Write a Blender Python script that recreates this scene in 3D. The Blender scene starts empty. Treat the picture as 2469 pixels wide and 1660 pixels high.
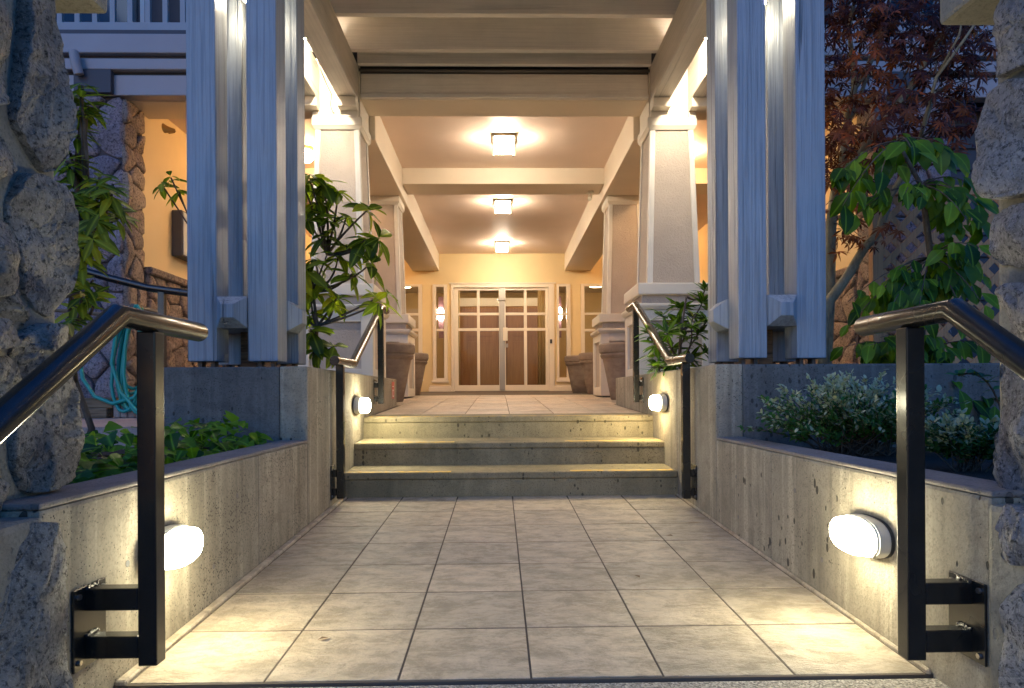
import bpy, bmesh, math, random
from mathutils import Vector, Matrix, noise
random.seed(11)
R = math.radians
sc = bpy.context.scene
col = sc.collection

# ------------------------------------------------------------------ camera
cd = bpy.data.cameras.new('camera'); cam = bpy.data.objects.new('camera', cd); col.objects.link(cam)
cd.sensor_width = 36.0; cd.lens = 23.588; cd.shift_y = 0.0489; cd.clip_start = 0.02; cd.clip_end = 500
cam.matrix_world = (Matrix.Translation((0, 0, 0.943)) @ Matrix.Rotation(R(-1.09), 4, 'Z')
                    @ Matrix.Rotation(R(90), 4, 'X') @ Matrix.Rotation(-0.006, 4, 'Z'))
sc.camera = cam
# ------------------------------------------------------------------ dusk sky
SKY_STRENGTH = 0.15
w = bpy.data.worlds.new('World'); sc.world = w; w.use_nodes = True
wn = w.node_tree; bg = wn.nodes['Background']
sky = wn.nodes.new('ShaderNodeTexSky'); sky.sky_type = 'NISHITA'; sky.sun_disc = False
sky.sun_elevation = R(3.0); sky.sun_rotation = R(200); sky.air_density = 1.2; sky.dust_density = 0.4; sky.ozone_density = 6.0
wb = wn.nodes.new('ShaderNodeMix'); wb.data_type = 'RGBA'; wb.blend_type = 'MULTIPLY'
wb.inputs[0].default_value = 1.0; wb.inputs[7].default_value = (0.68, 0.80, 0.95, 1)   # tungsten white balance of the picture
wn.links.new(sky.outputs[0], wb.inputs[6]); wn.links.new(wb.outputs[2], bg.inputs[0])
bg.inputs[1].default_value = SKY_STRENGTH
sl = bpy.data.lights.new('sun', 'SUN'); sl.energy = 0.05; sl.angle = R(20); sl.color = (0.6, 0.75, 1.0)
sun = bpy.data.objects.new('sun', sl); col.objects.link(sun)
sun.rotation_euler = (R(58), 0, R(-20))
sc.view_settings.view_transform = 'Standard'; sc.view_settings.look = 'None'
sc.view_settings.exposure = 2.42; sc.view_settings.gamma = 1.0
sc.render.engine = 'CYCLES'
sc.cycles.use_denoising = True
sc.cycles.max_bounces = 10; sc.cycles.diffuse_bounces = 6; sc.cycles.transparent_max_bounces = 12
sc.cycles.sample_clamp_indirect = 6.0
sc.cycles.use_light_tree = True
LAMP_BULK, LAMP_LANTERN, LAMP_FLOOD, LAMP_GLOBE, LAMP_LOBBY_FILL = 19.5, 29.0, 330.0, 27.0, 8.0

# ------------------------------------------------------------------ materials
class NT:
    def __init__(s, name):
        s.m = bpy.data.materials.new(name); s.m.use_nodes = True
        s.t = s.m.node_tree; s.b = s.t.nodes['Principled BSDF']; s._p = None; s._o = None
    def n(s, typ, **kw):
        x = s.t.nodes.new(typ)
        for k, v in kw.items(): setattr(x, k, v)
        return x
    def l(s, a, b): s.t.links.new(a, b)
    def pos(s):
        if not s._p: s._p = s.n('ShaderNodeNewGeometry').outputs['Position']
        return s._p
    def obj(s):
        if not s._o: s._o = s.n('ShaderNodeTexCoord').outputs['Object']
        return s._o
    def rnd(s): return s.n('ShaderNodeObjectInfo').outputs['Random']
    def scale(s, v, sx, sy, sz):
        x = s.n('ShaderNodeMapping'); x.inputs['Scale'].default_value = (sx, sy, sz); s.l(v, x.inputs[0]); return x.outputs[0]
    def shift(s, v, f, k=37.0):
        c = s.n('ShaderNodeVectorMath', operation='ADD'); m = s.math('MULTIPLY', f, k)
        s.l(v, c.inputs[0]); s.l(m, c.inputs[1]); return c.outputs[0]
    def noise(s, v, sc_, det=4, rough=.55, dist=0):
        x = s.n('ShaderNodeTexNoise'); x.inputs['Scale'].default_value = sc_; x.inputs['Detail'].default_value = det
        x.inputs['Roughness'].default_value = rough; x.inputs['Distortion'].default_value = dist; s.l(v, x.inputs['Vector']); return x.outputs['Fac']
    def vor(s, v, sc_, feat='F1', out='Distance'):
        x = s.n('ShaderNodeTexVoronoi', feature=feat); x.inputs['Scale'].default_value = sc_; s.l(v, x.inputs['Vector']); return x.outputs[out]
    def ramp(s, f, stops):
        x = s.n('ShaderNodeValToRGB'); e = x.color_ramp.elements
        while len(e) > 1: e.remove(e[-1])
        for i, (p, c) in enumerate(stops):
            q = e[0] if i == 0 else e.new(p)
            q.position = p
            c = (c, c, c) if not hasattr(c, '__len__') else c
            q.color = (*c, 1)
        s.l(f, x.inputs[0]); return x.outputs[0]
    def mix(s, a, b, f, mode='MIX'):
        x = s.n('ShaderNodeMix', data_type='RGBA', blend_type=mode)
        for v, i in ((a, 6), (b, 7), (f, 0)):
            if hasattr(v, 'is_linked'): s.l(v, x.inputs[i])
            elif i == 0: x.inputs[0].default_value = v
            else: x.inputs[i].default_value = (*v, 1)
        return x.outputs[2]
    def math(s, op, a, b=0.0):
        x = s.n('ShaderNodeMath', operation=op)
        for v, i in ((a, 0), (b, 1)):
            if hasattr(v, 'is_linked'): s.l(v, x.inputs[i])
            else: x.inputs[i].default_value = v
        return x.outputs[0]
    def bump(s, h, strength=.4, dist=.01, prev=None):
        x = s.n('ShaderNodeBump'); x.inputs['Strength'].default_value = strength; x.inputs['Distance'].default_value = dist
        s.l(h, x.inputs['Height'])
        if prev is not None: s.l(prev, x.inputs['Normal'])
        return x.outputs[0]
    def set(s, color=None, rough=None, normal=None, **kw):
        for v, k in ((color, 'Base Color'), (rough, 'Roughness'), (normal, 'Normal')):
            if v is None: continue
            if hasattr(v, 'is_linked'): s.l(v, s.b.inputs[k])
            else: s.b.inputs[k].default_value = (*v, 1) if k == 'Base Color' else v
        for k, v in kw.items():
            s.b.inputs[k.replace('_', ' ')].default_value = v
        return s.m

def concrete(name, c1, c2, c3, pit=1.0, streak=.5):
    t = NT(name); p = t.pos()
    base = t.ramp(t.noise(p, 2.2, 6, .65), [(.3, c1), (.55, c2), (.75, c3)])
    st = t.noise(t.scale(p, 14, 14, .55), 1.0, 4, .6)
    base = t.mix(base, tuple(min(1, x * 1.55) for x in c3), t.math('MULTIPLY', t.ramp(st, [(.52, 0), (.66, 1)]), streak * .6))
    base = t.mix(base, tuple(x * .55 for x in c1), t.math('MULTIPLY', t.ramp(t.noise(t.scale(p, 9, 9, .8), 1.6, 4), [(.50, 0), (.70, 1)]), streak * .7))
    base = t.mix(base, tuple(x * .5 for x in c1), t.math('MULTIPLY', t.ramp(t.noise(p, 5.5, 8, .75, .8), [(.52, 0), (.72, 1)]), .55))
    fine = t.noise(p, 95, 4, .7)
    base = t.mix(base, tuple(x * .45 for x in c2), t.math('MULTIPLY', t.ramp(fine, [(.5, 0), (.64, 1)]), .55))
    v1 = t.vor(t.scale(p, 1, 1, .55), 34); r1 = t.vor(t.scale(p, 1, 1, .55), 34, out='Color')
    sel = t.ramp(t.n('ShaderNodeSeparateColor').outputs[0], [(0, 0)]) if False else None
    sx = t.n('ShaderNodeSeparateColor'); t.l(r1, sx.inputs[0])
    size = t.math('MULTIPLY', t.math('MAXIMUM', t.math('SUBTRACT', sx.outputs[0], .55), 0.0), .85)
    size = t.math('MULTIPLY', size, t.ramp(t.noise(p, 1.7, 4, .6), [(.38, .15), (.6, 1.25)]))
    pitm = t.ramp(t.math('SUBTRACT', size, v1), [(.0, 0), (.05, 1)])
    v2 = t.vor(p, 110); r2 = t.vor(p, 110, out='Color'); sy = t.n('ShaderNodeSeparateColor'); t.l(r2, sy.inputs[0])
    patch = t.ramp(t.noise(p, 3.2, 3), [(.45, .72), (.65, .45)])
    pit2 = t.ramp(t.math('SUBTRACT', t.math('MULTIPLY', t.math('MAXIMUM', t.math('SUBTRACT', sy.outputs[0], patch), 0.0), 1.0), v2), [(.0, 0), (.06, 1)])
    pits = t.math('MAXIMUM', pitm, pit2)
    base = t.mix(base, tuple(x * .28 for x in c1), t.math('MULTIPLY', pits, .8 * pit))
    h = t.math('SUBTRACT', t.math('ADD', t.math('MULTIPLY', fine, .25), t.math('MULTIPLY', t.noise(p, 24, 5, .6), .5)), t.math('MULTIPLY', pits, 1.2 * pit))
    return t.set(base, .82, t.bump(h, 1.0, .009))

def stone_mat(name, c1, c2, c3, k=1.0):
    t = NT(name); p = t.pos(); r = t.rnd()
    v = t.shift(p, r, 20)
    base = t.ramp(t.noise(v, 5, 8, .68, .6), [(.3, c1), (.5, c2), (.72, c3)])
    sp = t.noise(p, 75 * k, 5, .75)
    base = t.mix(base, tuple(x * .22 for x in c1), t.math('MULTIPLY', t.ramp(sp, [(.50, 0), (.62, 1)]), .9))
    base = t.mix(base, tuple(min(1, x * 1.5) for x in c3), t.math('MULTIPLY', t.ramp(t.noise(p, 120 * k, 4, .7), [(.55, 0), (.7, 1)]), .5))
    base = t.mix(base, t.mix((.80, .82, .88), (1.35, 1.28, 1.15), r), .8, 'MULTIPLY')
    base = t.mix(base, tuple(x * .3 for x in c1), t.math('MULTIPLY', t.ramp(t.noise(v, 11, 7, .75, 1.2), [(.53, 0), (.66, 1)]), .6))
    h = t.math('ADD', t.math('MULTIPLY', t.noise(p, 16 * k, 8, .7, .8), .8), t.math('MULTIPLY', sp, .35))
    cr = t.ramp(t.vor(t.scale(p, 1, 1, .7), 13 * k, 'DISTANCE_TO_EDGE'), [(0, 0), (.04, 1)])
    h = t.math('ADD', h, t.math('MULTIPLY', cr, .12))
    return t.set(base, .85, t.bump(h, 1.0, .035))

def painted_wood(name, c, grain=1.0, axis='z', rough=.5, crack=.6):
    t = NT(name); p = t.pos()
    s = {'z': (55, 55, 1.1), 'y': (55, 1.1, 55), 'x': (1.1, 55, 55)}[axis]
    g = t.noise(t.scale(p, *s), 1.0, 5, .65, .3)
    s2 = tuple(x * .28 for x in s)
    g2 = t.noise(t.scale(p, *s2), 1.0, 3, .5, .5)
    base = t.ramp(t.noise(p, 3, 5, .6), [(.3, tuple(x * .86 for x in c)), (.7, c)])
    ck = t.ramp(g2, [(.335, 1), (.365, 0)])
    base = t.mix(base, tuple(x * .3 for x in c), t.math('MULTIPLY', ck, crack))
    base = t.mix(base, tuple(x * .68 for x in c), t.math('MULTIPLY', t.ramp(g, [(.46, 0), (.60, 1)]), .75 * grain))
    dirt = t.ramp(t.noise(t.scale(p, 7, 7, 2), 1.3, 5, .7), [(.56, 0), (.75, 1)])
    base = t.mix(base, (.22, .21, .16), t.math('MULTIPLY', dirt, .25 * crack))
    h = t.math('SUBTRACT', t.math('MULTIPLY', g, 1.0), t.math('MULTIPLY', ck, 1.0))
    return t.set(base, rough, t.bump(h, .8 * grain, .008))

def paint(name, c, rough=.55, var=.08, bump=.15):
    t = NT(name); p = t.pos()
    n = t.noise(p, 1.7, 5, .6)
    base = t.ramp(n, [(.3, tuple(x * (1 - var) for x in c)), (.7, tuple(min(1, x * (1 + var * .4)) for x in c))])
    h = t.noise(p, 90, 4, .6)
    return t.set(base, rough, t.bump(h, bump, .003))

def leaf_mat(name, c1, c2, rough=.35, trans=.35, vein=.5):
    t = NT(name); r = t.rnd(); o = t.obj()
    f = t.math('ADD', t.math('MULTIPLY', r, .7), t.math('MULTIPLY', t.noise(t.pos(), 9, 3), .35))
    base = t.ramp(f, [(.1, tuple(x * .7 for x in c1)), (.35, c1), (.75, c2), (.92, (c2[0] * 1.9, c2[1] * 1.45, c2[2] * 1.1)), (1.0, (c2[0] * 2.6, c2[1] * 1.3, c2[2]))])
    sx = t.n('ShaderNodeSeparateXYZ'); t.l(o, sx.inputs[0])
    mid = t.ramp(t.math('ABSOLUTE', sx.outputs[0]), [(.0015, 1), (.005, 0)])
    base = t.mix(base, tuple(min(1, x * 2.2 + .02) for x in c2), t.math('MULTIPLY', mid, vein))
    h = t.noise(t.scale(o, 6, 20, 1), 1.5, 3)
    m = t.set(base, rough, t.bump(h, .35, .012), Specular_IOR_Level=.3)
    tr = t.n('ShaderNodeBsdfTranslucent'); t.l(t.mix(base, (1.0, 1.25, .55), 1.0, 'MULTIPLY'), tr.inputs[0])
    ad = t.n('ShaderNodeMixShader'); ad.inputs[0].default_value = trans
    out = t.t.nodes['Material Output']; t.l(t.b.outputs[0], ad.inputs[1]); t.l(tr.outputs[0], ad.inputs[2]); t.l(ad.outputs[0], out.inputs[0])
    return m

def emit(name, c, s, c0=(.9, .9, .88)):
    t = NT(name)
    t.b.inputs['Base Color'].default_value = (*c0, 1); t.b.inputs['Roughness'].default_value = .3
    t.b.inputs['Emission Color'].default_value = (*c, 1); t.b.inputs['Emission Strength'].default_value = s
    return t.m

def glass(name, tint=(1, 1, 1), gloss=.12):
    t = NT(name); out = t.t.nodes['Material Output']
    tr = t.n('ShaderNodeBsdfTransparent'); tr.inputs[0].default_value = (*tint, 1)
    gl = t.n('ShaderNodeBsdfGlossy'); gl.inputs['Roughness'].default_value = .02
    fr = t.n('ShaderNodeFresnel'); fr.inputs[0].default_value = 1.5
    mx = t.n('ShaderNodeMixShader'); t.l(t.math('ADD', fr.outputs[0], gloss - .04), mx.inputs[0])
    t.l(tr.outputs[0], mx.inputs[1]); t.l(gl.outputs[0], mx.inputs[2]); t.l(mx.outputs[0], out.inputs[0])
    return t.m

def tile_mat(name, c1, c2, c3, rough=.42):
    t = NT(name); r = t.rnd(); p = t.shift(t.pos(), r, 50)
    base = t.ramp(t.noise(t.scale(p, 1.3, 1.9, 1), 5.5, 8, .74, .35), [(.28, tuple(x * .85 for x in c1)), (.42, c1), (.54, c2), (.70, c3)])
    base = t.mix(base, tuple(x * .55 for x in c1), t.math('MULTIPLY', t.ramp(t.noise(t.scale(p, 3, 16, 1), 2.0, 6, .7, 1.0), [(.57, 0), (.72, 1)]), .5))
    base = t.mix(base, t.mix((.80, .80, .78), (1.08, 1.04, .97), r), .9, 'MULTIPLY')
    w_ = t.pos(); base = t.mix(base, (.17, .14, .10), t.math('MULTIPLY', t.ramp(t.noise(w_, 1.9, 8, .72, .3), [(.52, 0), (.72, 1)]), .5))
    base = t.mix(base, (.30, .17, .07), t.math('MULTIPLY', t.ramp(t.noise(p, 6, 4, .6), [(.68, 0), (.76, 1)]), .5))
    h = t.math('ADD', t.noise(t.scale(p, 1.6, 3, 1), 7, 9, .70, .4), t.math('MULTIPLY', t.noise(p, 60, 4, .6), .25))
    rg = t.ramp(t.noise(p, 14, 4), [(.3, rough * .75), (.7, min(1, rough * 1.35))])
    return t.set(base, rg, t.bump(h, .9, .02))

MT = {}
MT['wall_con'] = concrete('wall_concrete', (.27, .235, .17), (.38, .33, .24), (.46, .40, .295), 1.3, .7)
MT['block_con'] = concrete('block_concrete', (.12, .12, .105), (.17, .165, .15), (.215, .205, .18), .9, .5)
MT['step_con'] = concrete('step_concrete', (.20, .165, .09), (.285, .235, .135), (.37, .305, .18), 1.0, .25)
MT['top_con'] = concrete('coping_concrete', (.21, .185, .165), (.28, .25, .22), (.34, .305, .265), .5, .0)
MT['tile'] = tile_mat('stone_tile', (.42, .345, .245), (.60, .505, .375), (.71, .61, .465))
MT['ltile'] = tile_mat('landing_tile', (.42, .33, .24), (.52, .42, .31), (.58, .49, .37))
MT['grout'] = paint('grout', (.13, .10, .072), .9, .3, .5)
MT['stone_l'] = stone_mat('grey_fieldstone', (.24, .22, .185), (.38, .355, .305), (.53, .495, .43))
MT['stone_r'] = stone_mat('blue_grey_fieldstone', (.24, .235, .235), (.38, .37, .37), (.56, .545, .53))
MT['stone_p'] = stone_mat('dusk_mauve_fieldstone', (.19, .16, .18), (.30, .25, .28), (.40, .35, .36), .6)
MT['stone_w'] = stone_mat('tan_fieldstone', (.24, .18, .14), (.36, .28, .22), (.46, .37, .30), .6)
MT['mortar'] = concrete('mortar', (.23, .21, .165), (.31, .285, .225), (.37, .34, .27), .25, .1)
MT['dmortar'] = paint('dark_mortar', (.12, .10, .10), .95, .3, .8)
MT['post'] = painted_wood('post_paint', (.38, .42, .45), 1.3, 'z', .42, .85)
MT['beamy'] = painted_wood('beam_paint', (.68, .62, .54), .6, 'y', .5, .35)
MT['beamx'] = painted_wood('rafter_paint', (.78, .72, .65), .5, 'x', .5, .25)
MT['trim'] = paint('cream_trim', (.66, .60, .50), .5, .06, .12)
MT['trimw'] = painted_wood('column_trim', (.66, .62, .55), .5, 'z', .5, .2)
MT['ceil'] = paint('ceiling_paint', (.78, .62, .51), .6, .05, .1)
MT['beamc'] = paint('box_beam_paint', (.72, .63, .50), .55, .05, .1)
MT['yellow'] = paint('yellow_wall', (.80, .62, .33), .6, .06, .2)
MT['door'] = paint('white_door_paint', (.78, .68, .54), .35, .04, .05)
t = NT('stucco'); p = t.pos()
hh = t.noise(t.scale(p, 1.5, 1.5, 1), 22, 5, .6, 2.2)
MT['stucco'] = t.set(t.ramp(t.noise(p, 2.5, 5), [(.3, (.40, .335, .275)), (.7, (.48, .405, .335))]), .7, t.bump(t.ramp(hh, [(.42, 0), (.6, 1)]), .6, .006))
t = NT('black_metal'); p = t.pos()
MT['metal'] = t.set(t.ramp(t.noise(p, 30, 5), [(.3, (.011, .011, .010)), (.7, (.02, .019, .016))]), t.ramp(t.noise(p, 3, 3), [(.3, .22), (.7, .30)]),
                    None, Coat_Weight=.2, Coat_Roughness=.1)
t = NT('weld'); MT['weld'] = t.set((.05, .048, .045), .15, t.bump(t.noise(t.pos(), 90, 3), 1.0, .01), Metallic=.6)
MT['steel'] = NT('bolt_steel').set((.35, .33, .30), .3, Metallic=.9)
MT['chrome'] = NT('brushed_steel').set((.38, .34, .30), .45, Metallic=.9)
t = NT('terracotta'); p = t.pos()
MT['pot'] = t.set(t.ramp(t.noise(t.scale(p, 1, 1, 2), 6, 6, .65), [(.3, (.20, .145, .105)), (.55, (.28, .21, .155)), (.75, (.34, .265, .20))]), .8, t.bump(t.noise(p, 60, 4), .4, .006))
MT['lampbody'] = paint('lamp_body', (.50, .50, .47), .4, .05, .05)
MT['gasket'] = NT('gasket').set((.03, .03, .03), .5)
MT['lens'] = emit('bulkhead_lens', (1.0, .92, .64), LAMP_BULK)
MT['lens_warm'] = emit('bulkhead_lens_warm', (1.0, .82, .46), LAMP_BULK * 1.15)
MT['lantern'] = emit('lantern_glass', (1.0, .84, .64), LAMP_LANTERN)
MT['bronze'] = NT('lantern_bronze').set((.10, .085, .055), .4, Metallic=.6)
MT['flood'] = emit('flood_glass', (1.0, .86, .66), LAMP_FLOOD)
MT['down'] = emit('downlight_glass', (1.0, .84, .60), 85)
MT['globe'] = emit('globe_glass', (1.0, .62, .30), LAMP_GLOBE)
MT['lobby_fill_lamp'] = emit('lobby_fill_lamp', (1.0, .76, .45), LAMP_LOBBY_FILL)
MT['sconce'] = emit('sconce_shade', (1.0, .82, .68), 7)
MT['sconcec'] = paint('sconce_plate', (.22, .13, .16), .6)
MT['glass'] = glass('window_glass', (.92, .88, .83), .015)
MT['darkglass'] = NT('dark_glass').set((.012, .016, .024), .06)
t = NT('lobby_wood'); p = t.pos()
MT['lobbywood'] = t.set(t.ramp(t.noise(t.scale(p, 12, 12, .8), 2, 5, .6), [(.3, (.20, .105, .045)), (.7, (.28, .15, .068))]), .45)
MT['curtain'] = paint('curtain', (.55, .45, .25), .8, .1, .1)
MT['lobbywall'] = paint('lobby_wall', (.55, .43, .24), .7)
MT['white'] = paint('white_paint', (.62, .62, .60), .45, .08)
MT['rail_white'] = paint('railing_paint', (.36, .38, .40), .5, .08)
MT['bandp'] = paint('band_paint', (.40, .37, .37), .5, .08)
MT['siding'] = paint('grey_siding', (.07, .07, .08), .6, .08)
MT['brass'] = NT('brass').set((.45, .31, .14), .35, Metallic=.8)
MT['hose'] = NT('garden_hose').set((.015, .33, .27), .38)
MT['tmetal'] = paint('dark_bracket', (.10, .09, .08), .5)
t = NT('weathered_timber'); p = t.pos()
MT['timber'] = t.set(t.ramp(t.noise(t.scale(p, 2, 20, 28), 1.5, 5, .65), [(.3, (.07, .042, .022)), (.5, (.24, .155, .085)), (.75, (.34, .24, .14))]), .85, t.bump(t.noise(t.scale(p, 2, 20, 28), 1.5, 5), .7, .01))
MT['lattice'] = painted_wood('lattice_wood', (.56, .32, .15), 1.0, 'z', .7, .3)
MT['pinkcon'] = concrete('path_concrete', (.36, .26, .22), (.44, .33, .28), (.5, .39, .33), .2, .0)
t = NT('soil'); p = t.pos()
MT['soil'] = t.set(t.ramp(t.noise(p, 40, 6, .7), [(.35, (.010, .008, .006)), (.7, (.035, .027, .02))]), .95, t.bump(t.noise(p, 30, 6, .7), 1.0, .04))
t = NT('aggregate'); p = t.pos()
vc = t.n('ShaderNodeSeparateColor'); t.l(t.vor(p, 170, out='Color'), vc.inputs[0])
MT['aggr'] = t.set(t.ramp(vc.outputs[0], [(.0, (.16, .145, .12)), (.4, (.33, .295, .235)), (.75, (.48, .43, .34)), (1, (.62, .57, .47))]), .9, t.bump(t.vor(p, 170), .8, .006))
MT['ground'] = paint('ground', (.05, .05, .045), .95, .3, .5)
MT['stripe'] = None
t = NT('yellow_paint'); p = t.pos()
mk = t.ramp(t.noise(t.scale(p, 1, 1, 1), 17, 6, .8), [(.40, 0), (.58, 1)])
MT['stripe'] = t.set(t.mix((.33, .28, .19), (.72, .43, .035), mk), .6, t.bump(t.noise(p, 70, 4), .3, .003))
MT['red'] = paint('red_sticker', (.5, .04, .025), .4, .02)
MT['stickerw'] = paint('sticker_white', (.75, .65, .58), .4, .02)
MT['bark'] = None
t = NT('bark'); p = t.pos()
MT['bark'] = t.set(t.ramp(t.noise(t.scale(p, 18, 18, 5), 2, 6, .7), [(.3, (.05, .035, .025)), (.55, (.115, .085, .06)), (.75, (.20, .165, .115))]), .85, t.bump(t.noise(t.scale(p, 30, 30, 8), 1.5, 5), .6, .008))
t = NT('maple_bark'); p = t.pos()
MT['mbark'] = t.set(t.ramp(t.noise(t.scale(p, 12, 12, 4), 2, 6, .7), [(.3, (.16, .135, .085)), (.55, (.30, .265, .17)), (.75, (.42, .38, .26))]), .8, t.bump(t.noise(t.scale(p, 30, 30, 8), 1.5, 5), .4, .006))
MT['lf_rh'] = leaf_mat('rhododendron_leaf', (.085, .13, .010), (.29, .34, .022), .4, .5)
MT['lf_ls'] = leaf_mat('azalea_leaf', (.10, .14, .010), (.27, .30, .022), .4, .45)
MT['lf_rs'] = leaf_mat('laurel_leaf', (.035, .09, .008), (.13, .22, .016), .32, .35)
MT['lf_gt'] = leaf_mat('green_tree_leaf', (.03, .085, .004), (.13, .25, .010), .42, .4)
MT['lf_mp'] = leaf_mat('maple_leaf', (.08, .022, .012), (.24, .075, .03), .45, .4, .2)
MT['lf_iv'] = leaf_mat('ivy_leaf', (.035, .10, .006), (.13, .29, .014), .38, .35, .6)
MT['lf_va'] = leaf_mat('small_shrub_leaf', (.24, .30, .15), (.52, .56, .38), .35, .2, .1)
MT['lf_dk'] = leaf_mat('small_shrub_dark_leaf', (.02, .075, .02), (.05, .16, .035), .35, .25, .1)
MT['lf_yl'] = leaf_mat('yellow_leaf', (.30, .20, .03), (.42, .30, .05), .4, .3)

# ------------------------------------------------------------------ builders
class MB:
    def __init__(s): s.v = []; s.f = []
    def add(s, vs, fs):
        n = len(s.v); s.v += [tuple(a) for a in vs]; s.f += [tuple(i + n for i in f) for f in fs]; return s
    def hexa(s, b, t):      # bottom quad (ccw from above), top quad
        return s.add(list(b) + list(t), [(3, 2, 1, 0), (4, 5, 6, 7), (0, 1, 5, 4), (1, 2, 6, 5), (2, 3, 7, 6), (3, 0, 4, 7)])
    def box(s, x0, x1, y0, y1, z0, z1):
        return s.hexa([(x0, y0, z0), (x1, y0, z0), (x1, y1, z0), (x0, y1, z0)], [(x0, y0, z1), (x1, y0, z1), (x1, y1, z1), (x0, y1, z1)])
    def slab(s, x0, x1, y0, y1, zf, th):   # top follows zf(y)
        a, b = zf(y0), zf(y1)
        return s.hexa([(x0, y0, a - th), (x1, y0, a - th), (x1, y1, b - th), (x0, y1, b - th)], [(x0, y0, a), (x1, y0, a), (x1, y1, b), (x0, y1, b)])
    def frus(s, cx, cy, z0, w0, d0, z1, w1, d1):
        q = lambda w_, d_, z: [(cx - w_, cy - d_, z), (cx + w_, cy - d_, z), (cx + w_, cy + d_, z), (cx - w_, cy + d_, z)]
        return s.hexa(q(w0, d0, z0), q(w1, d1, z1))
    def tube(s, pts, r, n=8, cap=True):
        pts = [Vector(p_) for p_ in pts]; rs = r if hasattr(r, '__len__') else [r] * len(pts)
        up = None; rings = []
        for i, p_ in enumerate(pts):
            d = (pts[min(i + 1, len(pts) - 1)] - pts[max(i - 1, 0)]).normalized()
            if up is None:
                up = Vector((0, 0, 1)) if abs(d.z) < .9 else Vector((1, 0, 0))
            a = d.cross(up).normalized(); b_ = a.cross(d).normalized(); up = b_
            k = 1.0
            if 0 < i < len(pts) - 1:
                d1 = (p_ - pts[i - 1]).normalized(); k = 1 / max(.6, d1.dot(d))
            rings.append([p_ + (a * math.cos(2 * math.pi * j / n) + b_ * math.sin(2 * math.pi * j / n) * k) * rs[i] for j in range(n)])
        vs = [v for rg in rings for v in rg]; fs = []
        for i in range(len(rings) - 1):
            for j in range(n):
                fs.append((i * n + j, i * n + (j + 1) % n, (i + 1) * n + (j + 1) % n, (i + 1) * n + j))
        if cap:
            fs.append(tuple(range(n - 1, -1, -1))); fs.append(tuple((len(rings) - 1) * n + j for j in range(n)))
        return s.add(vs, fs)
    def lathe(s, c, prof, n=28):
        vs = []; fs = []
        for (r, z) in prof:
            for j in range(n):
                a = 2 * math.pi * j / n; vs.append((c[0] + r * math.cos(a), c[1] + r * math.sin(a), c[2] + z))
        for i in range(len(prof) - 1):
            for j in range(n):
                fs.append((i * n + j, i * n + (j + 1) % n, (i + 1) * n + (j + 1) % n, (i + 1) * n + j))
        fs.append(tuple(range(n - 1, -1, -1))); fs.append(tuple((len(prof) - 1) * n + j for j in range(n)))
        return s.add(vs, fs)
    def mesh(s, name, m=None, bevel=0.0, smooth=False, seg=1):
        me = bpy.data.meshes.new(name); me.from_pydata(s.v, [], s.f)
        bm = bmesh.new(); bm.from_mesh(me)
        bmesh.ops.recalc_face_normals(bm, faces=bm.faces)
        if bevel:
            ed = [e for e in bm.edges if len(e.link_faces) == 2 and e.calc_face_angle(0) > .5]
            bmesh.ops.bevel(bm, geom=ed, offset=bevel, segments=seg, affect='EDGES', profile=.6, clamp_overlap=True)
        bm.to_mesh(me); bm.free()
        if m is not None: me.materials.append(MT[m] if isinstance(m, str) else m)
        if smooth:
            me.polygons.foreach_set('use_smooth', [True] * len(me.polygons))
            if smooth == 'auto':
                try: me.set_sharp_from_angle(angle=R(35))
                except Exception: pass
        return me
    def build(s, name, m, parent=None, bevel=0.0, smooth=False, seg=1, label=None, kind=None):
        return link(name, s.mesh(name, m, bevel, smooth, seg), parent, None, label, kind)

def link(name, me, parent=None, mat4=None, label=None, kind=None):
    o = bpy.data.objects.new(name, me); col.objects.link(o)
    if mat4 is not None: o.matrix_basis = mat4
    if parent is not None:
        o.parent = parent; o.matrix_parent_inverse = world(parent).inverted()
    if label: o['label'] = label
    if kind: o['kind'] = kind
    return o
def world(o):
    return o.matrix_basis if o.parent is None else world(o.parent) @ o.matrix_parent_inverse @ o.matrix_basis
def thing(name, label, cat, loc=(0, 0, 0), group=None):
    o = bpy.data.objects.new(name, None); col.objects.link(o); o.location = loc; o.empty_display_size = .1
    o['label'] = label; o['category'] = cat
    if group: o['group'] = group
    return o
def tag(o, label, cat, group=None):
    o['label'] = label; o['category'] = cat
    if group: o['group'] = group
    return o
def struct(o, label=None):
    o['kind'] = 'structure'
    if label: o['label'] = label
    return o

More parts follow.
